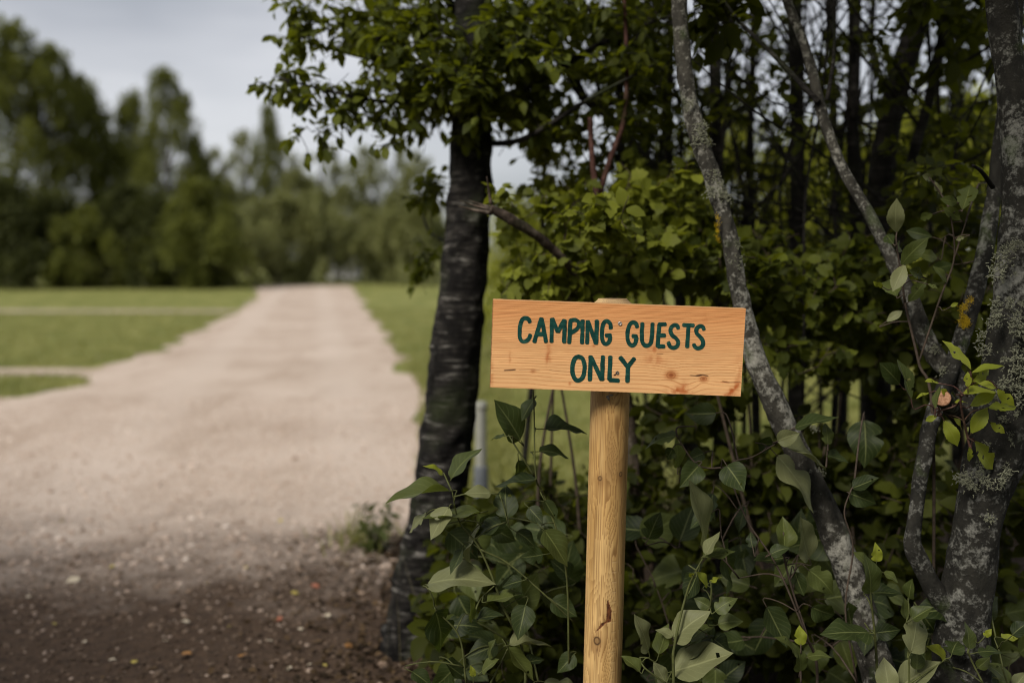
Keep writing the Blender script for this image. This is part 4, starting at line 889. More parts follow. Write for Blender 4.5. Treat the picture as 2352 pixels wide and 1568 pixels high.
shoot('lilac_shrub', 'lilac shrub crossing in front of the leaning lichened stem', (1850, 1740), 2.12,
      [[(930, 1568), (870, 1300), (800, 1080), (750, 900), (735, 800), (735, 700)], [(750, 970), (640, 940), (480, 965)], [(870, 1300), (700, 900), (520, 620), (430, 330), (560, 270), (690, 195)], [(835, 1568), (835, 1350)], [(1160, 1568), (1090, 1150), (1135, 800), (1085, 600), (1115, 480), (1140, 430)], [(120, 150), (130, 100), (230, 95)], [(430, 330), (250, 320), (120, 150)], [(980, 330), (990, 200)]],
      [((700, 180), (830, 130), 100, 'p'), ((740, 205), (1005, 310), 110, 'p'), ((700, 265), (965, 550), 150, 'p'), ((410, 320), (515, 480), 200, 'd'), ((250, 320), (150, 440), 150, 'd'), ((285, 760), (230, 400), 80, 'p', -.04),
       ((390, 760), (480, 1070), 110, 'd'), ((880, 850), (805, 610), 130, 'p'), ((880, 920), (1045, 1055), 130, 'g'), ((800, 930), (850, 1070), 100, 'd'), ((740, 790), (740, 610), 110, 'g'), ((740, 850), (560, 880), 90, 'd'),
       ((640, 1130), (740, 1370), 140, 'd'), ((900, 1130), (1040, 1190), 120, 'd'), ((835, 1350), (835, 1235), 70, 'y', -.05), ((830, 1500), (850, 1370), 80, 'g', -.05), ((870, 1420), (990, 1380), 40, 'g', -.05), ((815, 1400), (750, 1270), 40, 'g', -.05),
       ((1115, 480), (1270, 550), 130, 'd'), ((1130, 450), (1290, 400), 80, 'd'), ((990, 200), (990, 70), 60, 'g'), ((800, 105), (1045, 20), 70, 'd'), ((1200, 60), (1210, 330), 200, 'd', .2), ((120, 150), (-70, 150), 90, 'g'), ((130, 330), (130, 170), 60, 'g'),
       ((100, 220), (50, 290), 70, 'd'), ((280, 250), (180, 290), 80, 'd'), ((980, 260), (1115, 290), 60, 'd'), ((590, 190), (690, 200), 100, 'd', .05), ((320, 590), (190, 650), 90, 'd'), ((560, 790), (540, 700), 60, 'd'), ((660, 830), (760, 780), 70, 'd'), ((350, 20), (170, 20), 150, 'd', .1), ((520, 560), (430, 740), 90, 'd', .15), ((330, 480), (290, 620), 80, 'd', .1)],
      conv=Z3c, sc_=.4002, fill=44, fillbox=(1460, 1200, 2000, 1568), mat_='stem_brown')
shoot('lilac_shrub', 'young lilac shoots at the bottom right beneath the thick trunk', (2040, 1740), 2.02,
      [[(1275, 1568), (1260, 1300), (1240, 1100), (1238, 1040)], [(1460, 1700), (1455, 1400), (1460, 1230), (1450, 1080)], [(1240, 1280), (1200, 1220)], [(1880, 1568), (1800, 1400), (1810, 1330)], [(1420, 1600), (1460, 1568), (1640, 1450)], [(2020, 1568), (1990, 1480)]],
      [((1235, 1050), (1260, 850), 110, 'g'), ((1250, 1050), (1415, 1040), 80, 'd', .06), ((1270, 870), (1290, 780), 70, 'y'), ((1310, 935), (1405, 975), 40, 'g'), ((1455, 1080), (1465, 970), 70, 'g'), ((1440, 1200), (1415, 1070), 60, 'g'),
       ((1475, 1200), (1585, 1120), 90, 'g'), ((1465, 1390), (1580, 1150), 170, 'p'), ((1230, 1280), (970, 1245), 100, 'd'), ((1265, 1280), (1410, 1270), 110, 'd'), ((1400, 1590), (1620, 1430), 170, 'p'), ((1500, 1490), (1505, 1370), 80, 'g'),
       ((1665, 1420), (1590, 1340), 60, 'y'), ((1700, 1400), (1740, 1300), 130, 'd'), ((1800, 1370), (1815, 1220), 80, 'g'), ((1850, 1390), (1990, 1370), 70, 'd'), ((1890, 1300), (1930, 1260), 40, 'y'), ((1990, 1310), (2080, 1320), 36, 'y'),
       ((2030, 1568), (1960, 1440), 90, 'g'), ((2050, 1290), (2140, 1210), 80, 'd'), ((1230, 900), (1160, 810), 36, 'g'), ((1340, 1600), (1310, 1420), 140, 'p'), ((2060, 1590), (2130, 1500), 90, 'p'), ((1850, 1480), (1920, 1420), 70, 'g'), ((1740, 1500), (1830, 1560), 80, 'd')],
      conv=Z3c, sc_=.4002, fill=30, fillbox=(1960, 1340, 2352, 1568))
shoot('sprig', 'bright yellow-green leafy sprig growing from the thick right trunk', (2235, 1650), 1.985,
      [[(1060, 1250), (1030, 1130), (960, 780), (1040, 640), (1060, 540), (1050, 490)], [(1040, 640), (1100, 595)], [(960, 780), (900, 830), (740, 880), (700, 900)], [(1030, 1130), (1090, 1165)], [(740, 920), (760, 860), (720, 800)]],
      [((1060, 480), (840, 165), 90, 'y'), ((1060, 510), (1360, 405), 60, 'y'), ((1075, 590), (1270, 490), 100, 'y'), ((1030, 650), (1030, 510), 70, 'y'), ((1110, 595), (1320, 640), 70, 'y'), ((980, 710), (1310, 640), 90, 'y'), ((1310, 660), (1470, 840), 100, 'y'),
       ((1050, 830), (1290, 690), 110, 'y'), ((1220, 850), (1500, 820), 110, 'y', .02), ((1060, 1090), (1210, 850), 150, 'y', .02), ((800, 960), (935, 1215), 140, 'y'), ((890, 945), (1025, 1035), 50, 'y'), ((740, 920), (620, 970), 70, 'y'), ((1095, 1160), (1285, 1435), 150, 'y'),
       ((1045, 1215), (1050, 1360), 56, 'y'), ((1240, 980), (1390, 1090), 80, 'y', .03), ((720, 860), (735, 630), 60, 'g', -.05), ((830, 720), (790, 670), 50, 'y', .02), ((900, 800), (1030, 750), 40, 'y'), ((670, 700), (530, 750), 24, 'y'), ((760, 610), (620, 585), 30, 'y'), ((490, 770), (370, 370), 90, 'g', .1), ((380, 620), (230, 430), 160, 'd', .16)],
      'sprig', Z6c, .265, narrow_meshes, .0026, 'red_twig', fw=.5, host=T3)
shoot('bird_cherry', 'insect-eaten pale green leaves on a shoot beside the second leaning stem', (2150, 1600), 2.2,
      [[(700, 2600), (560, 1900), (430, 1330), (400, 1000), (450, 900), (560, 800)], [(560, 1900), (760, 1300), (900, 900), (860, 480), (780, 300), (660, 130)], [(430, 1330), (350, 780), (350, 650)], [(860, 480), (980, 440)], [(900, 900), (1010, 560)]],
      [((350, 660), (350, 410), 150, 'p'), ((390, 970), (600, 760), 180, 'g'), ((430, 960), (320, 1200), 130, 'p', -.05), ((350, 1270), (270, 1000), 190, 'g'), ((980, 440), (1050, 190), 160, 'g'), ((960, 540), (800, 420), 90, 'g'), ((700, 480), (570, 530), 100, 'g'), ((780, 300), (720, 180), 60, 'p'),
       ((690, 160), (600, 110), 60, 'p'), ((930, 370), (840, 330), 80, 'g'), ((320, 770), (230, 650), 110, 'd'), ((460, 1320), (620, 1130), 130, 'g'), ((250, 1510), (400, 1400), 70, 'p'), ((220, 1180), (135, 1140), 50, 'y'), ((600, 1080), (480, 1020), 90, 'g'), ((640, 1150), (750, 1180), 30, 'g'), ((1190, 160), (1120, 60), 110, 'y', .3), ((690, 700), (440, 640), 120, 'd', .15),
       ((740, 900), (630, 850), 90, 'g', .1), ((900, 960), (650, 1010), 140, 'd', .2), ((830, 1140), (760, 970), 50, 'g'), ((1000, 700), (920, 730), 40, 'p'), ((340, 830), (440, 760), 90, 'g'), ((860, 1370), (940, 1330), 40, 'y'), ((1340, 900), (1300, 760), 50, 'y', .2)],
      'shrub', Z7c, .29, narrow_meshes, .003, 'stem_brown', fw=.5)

# grass tuft and weed by the trunk foot, small pale bollard behind it
xs = rng.normal(-.3, .06, 12); ys = rng.normal(3.0, .1, 12)
blades('grass_tuft', 'thin dry grass stalks at the foot of the dark trunk', xs, ys, .3, 'straw', .35, .0013)
xs = rng.normal(-.7, .08, 120); ys = rng.normal(4.45, .12, 120)
blades('grass_patch', 'ragged grass along the gravel edge left of the dark trunk', xs, ys, .09, 'grass_blade', .9, .004)
wb = P(860, 1255, 4.3); wb[2] = 0
W = Plant('weed', 'bright green weed at the gravel edge left of the dark trunk', 'weed', wb)
for q in range(7):
    a = rng.uniform(0, 6.28); e = wb + (math.cos(a) * .09, math.sin(a) * .09, rng.uniform(.12, .27)); p = spline([wb, (wb + e) / 2 + (0, 0, .03), e], 8); W.stem(p, np.linspace(.003, .0015, 8)); W._leaves(p, .055, 12, .2, .9, .25, .1)
W.finish('weed', 'lilac_green', 'stem_green', 60)
bx = P(1105, 1165, 5.15); bol = tag(empty('bollard', (bx[0], bx[1], 0)), 'small pale bollard with dark foot on the grass behind the trunk', 'bollard')
def lathe(prof, ns=24):
    V, F = [], []; 
    for r, z in prof: V += [(r * math.cos(a), r * math.sin(a), z) for a in np.linspace(0, 2 * math.pi, ns, endpoint=False)]
    for i in range(len(prof) - 1):
        for j in range(ns): F.append((i * ns + j, i * ns + (j + 1) % ns, (i + 1) * ns + (j + 1) % ns, (i + 1) * ns + j))
    return np.array(V), np.array(F)
V, F = lathe([(.029, .2), (.029, .5)]); link('shaft', make_mesh('shaft', V, F, MATS['bollard_paint']), bol)
V, F = lathe([(.0005, .545), (.024, .544), (.033, .535), (.034, .505), (.0285, .499)]); link('cap', make_mesh('cap', V, F, MATS['bollard_paint']), bol)
V, F = lathe([(.038, -.02), (.038, .19), (.034, .205), (.025, .206)]); link('foot', make_mesh('foot', V, F, MATS['bollard_base']), bol)

n = 3800
ys = rng.uniform(2.2, 4.6, n); xs = np.where(rng.random(n) < .55, rng.normal(-.45, .22, n), rng.uniform(-.4, 2.4, n))
pos = np.stack([xs, ys, rng.uniform(.009, .02, n)], 1); D = rng.normal(0, 1, (n, 3)) * (1, 1, .25); Nn = rng.normal(0, .45, (n, 3)) + (0, 0, 1)
tag(link('leaf_litter', merged_leaves('leaf_litter', TM['far'], pos, D, Nn, rng.uniform(.012, .035, n), rng.integers(0, 2, n), leaf_mat('litter', (.02, .014, .008), (.13, .085, .045), (.1, .06, .03), .15, .8, .1), np.zeros(3))), 'brown leaf litter on the ground under the trees', 'leaf litter', kind='stuff')
# ------------------------------------------------------------------ fallen leaves on the shaded gravel
fl = {k: [make_mesh('fallen_leaf', *leaf_shape('round', .7, 5, 1, .3, c, .1, 80 + i)[:2], MATS[k]) for i, c in enumerate((.2, -.3))] for k in ('fallen_yellow', 'fallen_red', 'fallen_pale', 'fallen_orange')}
def fallen(px, py, kind, size, lab, group=None):
    d = CAM_H * FOCAL / (py - 588) * .985; p = P(px, py, d); t = CAM_H / (CAM_H - p[2]); 
    o = link('fallen_leaf', random.choice(fl[kind]), None, (p[0] * t, d * t, .016)); o.scale = (size,) * 3
    o.rotation_euler = (random.uniform(-.4, .4), random.uniform(-.4, .4), random.uniform(0, 6.28)); tag(o, lab, 'leaf', group or 'fallen leaves on the shaded gravel')
fallen(185, 1338, 'fallen_pale', .055, 'large pale fallen leaf at the left of the shaded gravel')
fallen(716, 1350, 'fallen_red', .04, 'red fallen leaf nearest the dark trunk on the gravel')
fallen(668, 1368, 'fallen_yellow', .032, 'yellow fallen leaf just left of the red one')
fallen(648, 1425, 'fallen_red', .032, 'pinkish red fallen leaf below the yellow one')
fallen(796, 1487, 'fallen_orange', .034, 'orange fallen leaf close to the trunk foot')
fallen(418, 1510, 'fallen_orange', .034, 'orange fallen leaf at the bottom middle of the gravel')
fallen(436, 1438, 'fallen_pale', .032, 'pale fallen leaf above the orange one at the bottom')
fallen(262, 1308, 'fallen_yellow', .026, 'small yellow fallen leaf right above the large pale leaf')
fallen(140, 1205, 'fallen_yellow', .03, 'yellow fallen leaf on the lit gravel at left')
fallen(545, 1518, 'fallen_orange', .032, 'dull orange fallen leaf right of the bottom middle')
for px, py, k in [(30, 1170, 0), (640, 1205, 0), (690, 1450, 0), (715, 1535, 0), (670, 1540, 0), (750, 1535, 0), (250, 1525, 0), (300, 1530, 0), (570, 1310, 0), (800, 1300, 0), (380, 1480, 0), (120, 1440, 0), (520, 1450, 0), (60, 1380, 0), (480, 1350, 0), (610, 1480, 0), (760, 1420, 0), (200, 1480, 0)]:
    fallen(px, py, random.choice(['fallen_yellow', 'fallen_pale', 'fallen_pale']), random.uniform(.018, .026), 'small pale fallen leaf scattered on the gravel', 'small pale fallen leaves')

# ------------------------------------------------------------------ the sign
SD = 1.99
BW, BH, BT = 578.6 / ppm(SD), 202.7 / ppm(SD), 0.022
TL, TR, BL = np.array((170., 165.)), np.array((2238., 240.)), np.array((150., 888.))
B2V = lambda p: ((1150 + np.asarray(p)[..., 0] / 3.357) * .9408, (680 + np.asarray(p)[..., 1] / 3.357) * .9408)   # close-up pixel -> picture pixel
cx, cyy = B2V((TL + (TR - TL) / 2 + (BL - TL) / 2)); bc = P(cx, cyy, SD)
sb = P(1383, 1568, 2.055); st_ = P(1407, 690, 2.055); slope = (st_ - sb) / (st_[2] - sb[2]); sbase = sb - slope * sb[2]
sign = tag(empty('sign', tuple(sbase)), 'pale wooden board sign reading CAMPING GUESTS ONLY on a round post', 'sign')
tilt = math.atan2(75, 2068)
bo = empty('board_frame'); bpy.data.objects.remove(bo)
def to_uv(p):
    p = np.asarray(p, float) - TL; M = np.linalg.inv(np.stack([TR - TL, BL - TL], 1)); return p @ M.T
def to_local(p):
    uv = to_uv(p); return np.stack([(uv[..., 0] - .5) * BW, (.5 - uv[..., 1]) * BH], -1)
NU, NV = 520, 190
U, Vv = np.meshgrid(np.linspace(-.5, .5, NU + 1) * BW, np.linspace(-.5, .5, NV + 1) * BH, indexing='ij')
def knot_px(x, y): return to_local((x, y))
KN = [(*knot_px(1640, 788), .0085, 1.0), (*knot_px(1908, 818), .0062, .9), (*knot_px(630, 655), .004, .45), (*knot_px(505, 755), .0042, .5)]
v01 = Vv / BH + .5                                        # 0 bottom, 1 top
ring = 46 * (0.42 * v01 + 0.58 * v01 ** 2.3)             # close lines at the top, wide below
warp = 0.9 * (fbm(U * 5.5, Vv * 9 + 3, 3, 1) - .45) * (1.1 - v01) * 1.9 + 0.35 * (fbm(U * 14, Vv * 30, 3, 2) - .45)
ring = ring + warp
for kx, kz, kr, _ in KN[:2]:
    dx, dz = (U - kx) / (kr * 3.0), (Vv - kz) / (kr * 1.8); ring += np.sign(dz) * 1.3 * np.exp(-dx ** 2 - .5 * dz ** 2) * (1 - np.exp(-dz ** 2 * 3))
kx, kz = knot_px(1720, 930); ring += 1.6 * np.exp(-((U - kx) / .04) ** 2 - ((Vv - kz) / .03) ** 2)
fr = ring - np.floor(ring)
line = np.clip(smooth(.62 - .37 * v01, .93, fr) ** 1.6 * (1 - smooth(.95, 1.0, fr)), 0, 1) * (.45 + .75 * fbm(ring * 1.7 + 3, U * 4, 3, 5)) * (.72 + .55 * v01)
c_light = np.array((.77, .445, .2)); c_line = np.array((.44, .15, .042)); c_top = np.array((.68, .315, .115))
colr = c_light + (c_top - c_light) * smooth(.25, 1.0, v01)[..., None] * .85
colr = colr + (c_line - colr) * np.clip(line * .85, 0, 1)[..., None]
colr *= (1 + .22 * (fbm(U * 9, Vv * 160, 4, 8) - .47))[..., None] * (1 + .16 * (fbm(U * 7, Vv * 12, 3, 12) - .45))[..., None]
def blend(cur, mask, c): return cur + (np.array(c) - cur) * np.clip(mask, 0, 1)[..., None]
for kx, kz, kr, st2 in KN:
    r_ = np.hypot((U - kx) / 1.15, (Vv - kz) / .9) / kr; wob = .25 * (fbm(U * 300, Vv * 300, 2, 3) - .4)
    colr = blend(colr, st2 * .75 * (1 - smooth(.5, 2.0, r_ + wob)), (.44, .14, .035)); colr = blend(colr, st2 * .8 * (1 - smooth(.25, .75, r_ + wob)), (.24, .06, .015))
    colr = blend(colr, st2 * .6 * np.exp(-((r_ - .85) / .12) ** 2), (.22, .07, .02))
def resin(x, y, sx, sz, a, c=(.42, .11, .025), th=0.0):
    global colr
    kx, kz = knot_px(x, y); dx, dz = U - kx, Vv - kz; ca, sa = math.cos(th), math.sin(th); dx, dz = dx * ca + dz * sa, -dx * sa + dz * ca
    colr = blend(colr, a * np.exp(-(dx / sx) ** 2 - (dz / sz) ** 2) * smooth(.25, .62, fbm(U * 120 + x, Vv * 90 + y, 4, 6)), c)
resin(630, 640, .005, .017, .9); resin(628, 575, .004, .012, .5); resin(315, 650, .0025, .014, .5); resin(1490, 570, .012, .008, .75); resin(1500, 660, .02, .012, .55); resin(1690, 915, .012, .008, 1.0); resin(1755, 900, .007, .012, 1.0); resin(1720, 930, .03, .01, .5)
resin(2140, 920, .012, .006, 1.1, th=.9); resin(2170, 890, .016, .005, 1.0, th=.8); resin(2120, 945, .012, .005, 1.1); resin(2120, 845, .02, .0022, .9); resin(2190, 780, .006, .03, .5); resin(808, 852, .003, .005, .9); resin(1905, 320, .006, .01, .4); resin(850, 375, .003, .002, .6); resin(1000, 545, .003, .003, .7); resin(165, 780, .004, .03, .5)
def crack(pts, w, a, c=(.05, .018, .008)):
    global colr
    q = to_local(spline(np.array(pts, float), 60)); 
    for i in range(0, 59):
        m_ = (np.abs(U - q[i][0]) < .006) & (np.abs(Vv - q[i][1]) < .006)
        dd = np.hypot((U[m_] - q[i][0]) * .6, Vv[m_] - q[i][1]); colr[m_] = colr[m_] + (np.array(c) - colr[m_]) * (a * np.exp(-(dd / w) ** 2))[:, None]
crack([(270, 748), (320, 745), (360, 742)], .0009, .5); crack([(390, 744), (480, 742), (560, 748)], .0006, .22); crack([(640, 745), (720, 757), (820, 762)], .0006, .25); crack([(870, 762), (960, 758), (1000, 756)], .0005, .2); crack([(1800, 790), (1860, 793), (1900, 785), (1945, 795)], .0009, .55); crack([(1850, 792), (1890, 787)], .001, .4); crack([(2065, 838), (2120, 848), (2215, 842)], .0007, .4); crack([(1520, 610), (1570, 613)], .0005, .3); crack([(1175, 790), (1185, 780)], .0008, .5)
edge_l = smooth(-.5 * BW + .0022, -.5 * BW + .0006, U) * (.4 + .8 * fbm(Vv * 300, U * 0 + 1, 3, 4)); colr = blend(colr, edge_l, (.16, .07, .03))
edge_t = smooth(.5 * BH - .0016, .5 * BH - .0003, Vv) * .5; colr = blend(colr, edge_t, (.62, .4, .2)); colr = np.clip(colr, .004, .95)
relief = -.0003 * line + .0012 * (fbm(U * 3, Vv * 3, 2, 30) - .4) * 0
jag = .0009 * (fbm(U[:, -1] * 160, U[:, -1] * 0, 3, 3) - .45)
Vz = Vv.copy(); Vz[:, -1] += jag; Vz[:, 0] += .0008 * (fbm(U[:, 0] * 140, U[:, 0] * 0 + 5, 3, 9) - .45)
front = np.stack([U, -BT / 2 - relief, Vz], -1).reshape(-1, 3)
m_ = NV + 1; ii, jj = np.meshgrid(np.arange(NU), np.arange(NV), indexing='ij')
Ff = np.stack([ii * m_ + jj, (ii + 1) * m_ + jj, (ii + 1) * m_ + jj + 1, ii * m_ + jj + 1], -1).reshape(-1, 4)
per = [i * m_ for i in range(NU)] + [NU * m_ + j for j in range(NV)] + [i * m_ + NV for i in range(NU, 0, -1)] + [j for j in range(NV, 0, -1)]
pf = front[per]; nper = len(per); fr_c = colr.reshape(-1, 3)[per]
rimf = pf.copy(); rimb = pf.copy(); rimb[:, 1] = BT / 2
rc = fr_c * .8; endg = np.abs(np.abs(pf[:, 0]) - BW / 2) < 1e-6; rc[endg] = np.array((.2, .09, .04)) * (.5 + rng.random(endg.sum()))[:, None]
Vall = np.vstack([front, rimf, rimb]); o1 = len(front); o2 = o1 + nper; a_ = np.arange(nper); b_ = (a_ + 1) % nper
side = np.stack([o1 + b_, o1 + a_, o2 + a_, o2 + b_], -1)
c4i = [o2 + 0, o2 + NU, o2 + NU + NV, o2 + 2 * NU + NV]
back = np.array([(c4i[0], c4i[3], c4i[2], c4i[1])])
board_me = make_mesh('board', Vall, [np.vstack([Ff, side, back])], MATS['board_wood'], False, None, None, np.vstack([colr.reshape(-1, 3), rc, rc]))
board = link('board', board_me, sign, tuple(bc - sbase)); board.rotation_euler = (math.radians(0.5), tilt, 0)
board['label'] = 'orange-brown softwood board with knots and dark green hand lettering'
# lettering: brush strokes
def stroke(pts, w, lift, seed, closed=False):
    pts = to_local(np.array(pts, float)); n_ = max(10, len(pts) * 7)
    if closed: pts = np.vstack([pts, pts[0]])
    q = spline(pts, n_) if len(pts) > 2 else np.linspace(pts[0], pts[1], n_)
    if closed: q[-1] = q[0]
    t = np.gradient(q, axis=0)
    if closed: t[0] = t[-1] = q[1] - q[-2]
    t /= np.linalg.norm(t, axis=1)[:, None]; nrm = np.stack([-t[:, 1], t[:, 0]], 1)
    s = np.concatenate([[0], np.cumsum(np.linalg.norm(np.diff(q, axis=0), axis=1))])
    h1 = w / 2 * (1 + .22 * (vnoise(s * 130, s * 0 + seed, seed) - .5)); h2 = w / 2 * (1 + .22 * (vnoise(s * 130 + 50, s * 0 + seed, seed + 3) - .5))
    if closed: h1[-1] = h1[0]; h2[-1] = h2[0]
    A, B = q + nrm * h1[:, None], q - nrm * h2[:, None]
    out = [A, B]; F = [(i, i + 1, n_ + i + 1, n_ + i) for i in range(n_ - 1)]; o = 2 * n_
    T3_ = []
    if not closed:
        for end, sg in ((0, -1), (n_ - 1, 1)):
            k = 7; an = np.linspace(math.pi / 2, -math.pi / 2, k)[1:-1]; hh = (h1[end] + h2[end]) / 2
            cap = q[end] + np.outer(np.cos(an) * sg * hh * .62, t[end]) + np.outer(np.sin(an) * hh, nrm[end])
            idx = [end] + list(range(o, o + k - 2)) + [n_ + end]; out.append(cap); o += k - 2
            for a in range(1, len(idx) - 1): T3_.append((idx[0], idx[a], idx[a + 1]))
    V2 = np.vstack(out); return np.stack([V2[:, 0], np.full(len(V2), -BT / 2 - lift), V2[:, 1]], 1), np.array(F), np.array(T3_).reshape(-1, 3)
W_ = 33.5 / 2068 * BW
LET = [
    ('C', [[(474, 352), (462, 327), (437, 318), (413, 330), (397, 368), (391, 420), (393, 472), (405, 502), (426, 511), (450, 502), (470, 480), (478, 455)]]),
    ('A', [[(513, 512), (567, 322)], [(571, 322), (607, 512)], [(540, 448), (590, 448)]]),
    ('M', [[(653, 512), (655, 325)], [(660, 325), (702, 428)], [(704, 428), (754, 336)], [(758, 336), (756, 514)]]),
    ('P', [[(798, 521), (806, 338)], [(806, 337), (845, 334), (872, 350), (874, 382), (856, 410), (812, 440)]]),
    ('I', [[(906, 340), (904, 522)]]),
    ('N', [[(946, 524), (946, 345)], [(950, 345), (1016, 522)], [(1022, 340), (1019, 526)]]),
    ('G', [[(1136, 402), (1132, 366), (1106, 342), (1080, 356), (1067, 400), (1065, 460), (1074, 510), (1098, 530), (1124, 516), (1135, 470)], [(1098, 460), (1136, 458)]]),
    ('G', [[(1352, 392), (1342, 363), (1315, 353), (1290, 374), (1276, 425), (1276, 482), (1290, 525), (1315, 542), (1338, 524), (1349, 478)], [(1318, 466), (1350, 466)]]),
    ('U', [[(1395, 362), (1392, 440), (1396, 505), (1418, 540), (1445, 543), (1466, 520), (1476, 450), (1479, 364)]]),
    ('E', [[(1532, 372), (1524, 550)], [(1532, 371), (1584, 368)], [(1530, 460), (1580, 459)], [(1526, 549), (1576, 549)]]),
    ('S', [[(1690, 402), (1680, 381), (1655, 376), (1632, 394), (1626, 428), (1642, 460), (1670, 482), (1690, 513), (1684, 546), (1658, 561), (1628, 552), (1612, 518)]]),
    ('T', [[(1730, 374), (1814, 378)], [(1773, 384), (1766, 554)]]),
    ('S', [[(1900, 412), (1888, 388), (1862, 384), (1840, 404), (1840, 440), (1866, 470), (1890, 498), (1896, 532), (1880, 558), (1850, 566), (1828, 552), (1820, 534)]]),
    ('O', [[(878, 633), (848, 650), (830, 700), (828, 755), (842, 808), (872, 832), (905, 815), (924, 765), (926, 705), (908, 650)]]),
    ('N', [[(972, 828), (976, 634)], [(980, 640), (1068, 822)], [(1076, 632), (1072, 824)]]),
    ('L', [[(1138, 636), (1134, 822)], [(1136, 826), (1208, 833)]]),
    ('Y', [[(1220, 642), (1278, 714)], [(1334, 650), (1284, 716)], [(1284, 712), (1280, 838)]]),
]
for q, (ch, strokes) in enumerate(LET):
    Vs, Qs, Ts, o = [], [], [], 0
    for k, sp in enumerate(strokes):
        V, F, T = stroke(sp, W_ * (1.06 if q >= 13 else 1.0), .0006 + .00022 * k, q * 7 + k, ch == 'O')
        Vs.append(V); Qs.append(F + o); Ts.append(T + o); o += len(V)
    me = make_mesh('letter', np.vstack(Vs), [np.vstack(Qs), np.vstack(Ts)], MATS['letter_paint'], False); link('letter', me, board)['label'] = 'dark green painted letter ' + ch
def screw(x, y, r, m1, m2):
    a = to_local((x, y)); V, F = lathe([(.0004, -.0002), (r * .35, -.0002), (r * .42, .0012), (r * .8, .0018), (r, .0008), (r, -.001)], 20)
    V = np.stack([V[:, 0], -V[:, 2], V[:, 1]], 1); o = link('screw', make_mesh('screw', V, F, MATS[m1]), board, (a[0], -BT / 2, a[1]))
screw(1212, 364, .0041, 'screw_steel', None); screw(1198, 768, .0036, 'screw_dark', None)

# the round post, painted grain, knots and a resin wound
PR, PH = .0405, float(np.linalg.norm(P(1407, 686, 2.055) - sbase))
NA, NZ = 150, 900
a_, z_ = np.meshgrid(np.linspace(0, 2 * math.pi, NA, endpoint=False), np.linspace(0, PH, NZ + 1), indexing='xy')
arc = (a_ - 1.5 * math.pi) * PR                          # 0 on the line that faces the camera, + to the right
def post_pt(px, py):
    zz = P(px, py, 2.02); ctr = sbase + slope * zz[2]; return float(np.clip((zz[0] - ctr[0]) / PR, -1, 1)), zz[2]
g0 = fbm(arc * 55, z_ * 5, 4, 41); g1 = fbm(arc * 420, z_ * 9, 4, 44)
rg = arc * 230 + 5.5 * (fbm(arc * 22, z_ * 5.5, 3, 47) - .45) + 3.2 * np.exp(-((arc - .006) / .012) ** 2) * np.sin(z_ * 21) 
fr = rg - np.floor(rg); ln = smooth(.5, .95, fr) * (1 - smooth(.96, 1, fr))
pc = np.array((.45, .275, .098)) + (np.array((.57, .375, .155)) - np.array((.45, .275, .098))) * smooth(.3, .6, g0)[..., None]
pc = blend(pc, ln * .75, (.19, .09, .026)); pc *= (1 + .6 * (g1 - .45))[..., None]
pc = blend(pc, .6 * smooth(.48, .68, fbm(arc * 26 + 9, z_ * 7, 4, 51)), (.25, .14, .05))
for px, py, kr, s2 in [(1378, 1098, .0042, 1), (1426, 1089, .0042, 1), (1371, 1470, .0075, 1)]:
    ux, kz = post_pt(px, py); ka = math.asin(ux) * PR; rr = np.hypot((arc - ka) / .85, z_ - kz) / kr
    pc = blend(pc, .6 * np.exp(-((arc - ka) / (kr * 2.6)) ** 2 - ((z_ - kz + .006) / (kr * 3.2)) ** 2), (.19, .085, .025)); pc = blend(pc, .95 * np.exp(-((rr - 1) / .3) ** 2), (.045, .02, .009)); pc = blend(pc, .6 * (1 - smooth(.5, .85, rr)), (.2, .12, .05))
w0 = [post_pt(*q) for q in [(1398, 1376), (1401, 1400), (1400, 1425), (1388, 1428), (1379, 1440), (1372, 1448)]]
ws = [.0016, .0062, .0068, .0052, .0028, .0012]
zz = np.array([q[1] for q in w0]); aa = np.array([math.asin(q[0]) * PR for q in w0]); o_ = np.argsort(zz)
ca_ = np.interp(z_, zz[o_], aa[o_]); cw_ = np.interp(z_, zz[o_], np.array(ws)[o_]) * ((z_ > zz.min()) & (z_ < zz.max())); wm = (1 - smooth(.75, 1.0, np.abs(arc - ca_ + .002) / (cw_ + 1e-6))) * (cw_ > 0)
pc = blend(pc, .95 * wm, (.12, .034, .01)); pc = blend(pc, .8 * wm * smooth(.45, .6, fbm(arc * 500, z_ * 220, 3, 61)), (.03, .008, .004))
ux, kz = post_pt(1371, 1492); pc = blend(pc, .8 * np.exp(-((arc - math.asin(ux) * PR) / .0014) ** 2 - ((z_ - kz) / .006) ** 2), (.09, .03, .012))
for k, py in enumerate(range(1290, 1560, 23)):            # small planer marks down the right side
    ux, kz = post_pt(1411 - (py - 1290) * .012, py); ka = math.asin(ux) * PR
    pc = blend(pc, .55 * smooth(.0065, .0045, np.abs(arc - ka)) * np.exp(-((z_ - kz) / .0011) ** 2), (.56, .4, .2)); pc = blend(pc, .5 * smooth(.0065, .0045, np.abs(arc - ka)) * np.exp(-((z_ - kz - .0025) / .0009) ** 2), (.18, .09, .03))
ux, kz = post_pt(1368, 1200); pc = blend(pc, .5 * np.exp(-((arc + .029) / .0012) ** 2) * smooth(.45, .55, vnoise(z_ * 12, z_ * 0, 3)), (.14, .07, .025))
pc = np.clip(pc, .005, .9)
R_ = PR * (1 + .01 * (g0 - .45) - .006 * ln); R_ = R_ - .0008 * wm
ch_ = smooth(PH - .012, PH, z_); R_ = R_ - .0105 * ch_
pv = np.stack([np.cos(a_) * R_ + slope[0] * z_, np.sin(a_) * R_ + slope[1] * z_, z_], -1)
ii, jj = np.meshgrid(np.arange(NZ), np.arange(NA), indexing='ij'); kk = (jj + 1) % NA
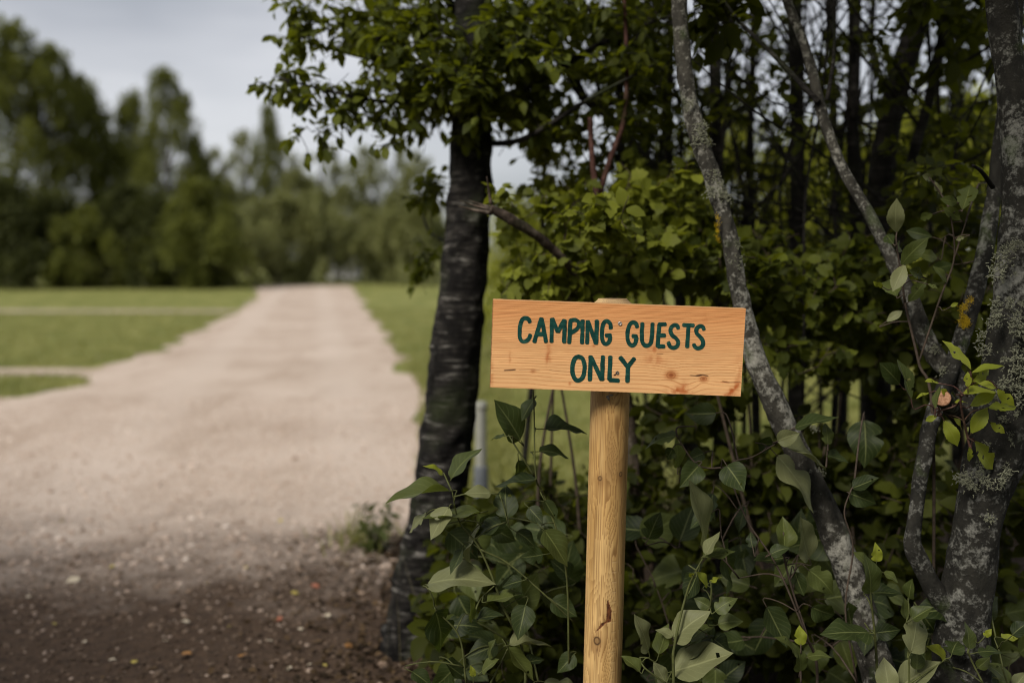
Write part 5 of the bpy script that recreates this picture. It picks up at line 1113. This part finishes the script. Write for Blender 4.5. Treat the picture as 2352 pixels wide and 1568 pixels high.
Fp = np.stack([ii * NA + jj, ii * NA + kk, (ii + 1) * NA + kk, (ii + 1) * NA + jj], -1).reshape(-1, 4)
pvf = pv.reshape(-1, 3); top = np.array([[slope[0] * PH, slope[1] * PH, PH - .0006]]); tcol = pc[-1] * .9 + np.array((.06, .05, .04))
pcf = pc.copy(); pcf[z_ > PH - .012] = pcf[z_ > PH - .012] * .75 + np.array((.09, .08, .06))
Vp = np.vstack([pvf, top]); ti = np.arange(NA)
cap = np.stack([NZ * NA + ti, NZ * NA + (ti + 1) % NA, np.full(NA, len(pvf))], -1)
link('post', make_mesh('post', Vp, [Fp, cap], MATS['post_wood'], True, None, None, np.vstack([pcf.reshape(-1, 3), [[.2, .13, .07]]])), sign)
q = P(1397, 913, 2.008); V = ico_v * np.array((.0035, .002, .0062)) * (1 + rng.normal(0, .18, (12, 1)))
V = V @ np.array(Matrix.Rotation(-.7, 3, 'Y')).T; V2 = ico_v * np.array((.005, .0016, .0022)) * (1 + rng.normal(0, .2, (12, 1))) + (.005, 0, .0052)
Vj, Fj = join([(V, ico_f), (V2, ico_f)]); co = link('bark_flake', make_mesh('bark_flake', Vj, Fj, MATS['cocoon'], False), sign, tuple(q - sbase)); co['label'] = 'grey papery flake stuck to the post below the board'

# ------------------------------------------------------------------ trees behind and beside the viewer that shade the track and the thicket
def shade_tree(x, y, h, r, zc, rz, n, lab, leaf=.11, seed=0):
    pl = Plant('shade_tree', lab, 'tree', (x, y, 0), 'trees along the track outside the view')
    pl.solid('trunk', [(x, y, -.05), (x + .05, y, h * .4), (x - .05, y + .05, h * .75), (x, y, h * .95)], [.12, .1, .07, .02], 'dark_bark', 14, .2, 5, seed, 40)
    tg = []
    while len(tg) < n:
        v = rng.uniform(-1, 1, 3)
        if v @ v <= 1: tg.append((x + v[0] * r, y + v[1] * r, zc + v[2] * rz))
    pl.grow(tg, leaf, 12, .4, rk=.014, sides=True); pl.finish('thicket', 'cherry_leaf', 'dark_bark')
shade_tree(-4.7, -.6, 4.6, 1.7, 3.25, 1.5, 190, 'tree standing left of the viewer', seed=91)
shade_tree(-6.6, .9, 4.6, 1.6, 3.2, 1.5, 170, 'second tree left of the viewer', seed=92)
shade_tree(-.7, -3.0, 5.6, 1.3, 4.2, 1.5, 140, 'unseen tree added behind the viewer to shade the right side', seed=93)  # added out of view to shade the thicket on the right
shade_tree(1.9, -1.4, 4.6, 1.4, 2.9, 1.6, 150, 'unseen tree added to the right behind the viewer as shade', seed=94)  # this and the next are added to keep sky light off the lower right
shade_tree(3.4, .6, 4.6, 1.3, 2.7, 1.7, 130, 'unseen tree added right of the viewer as shade', seed=95)
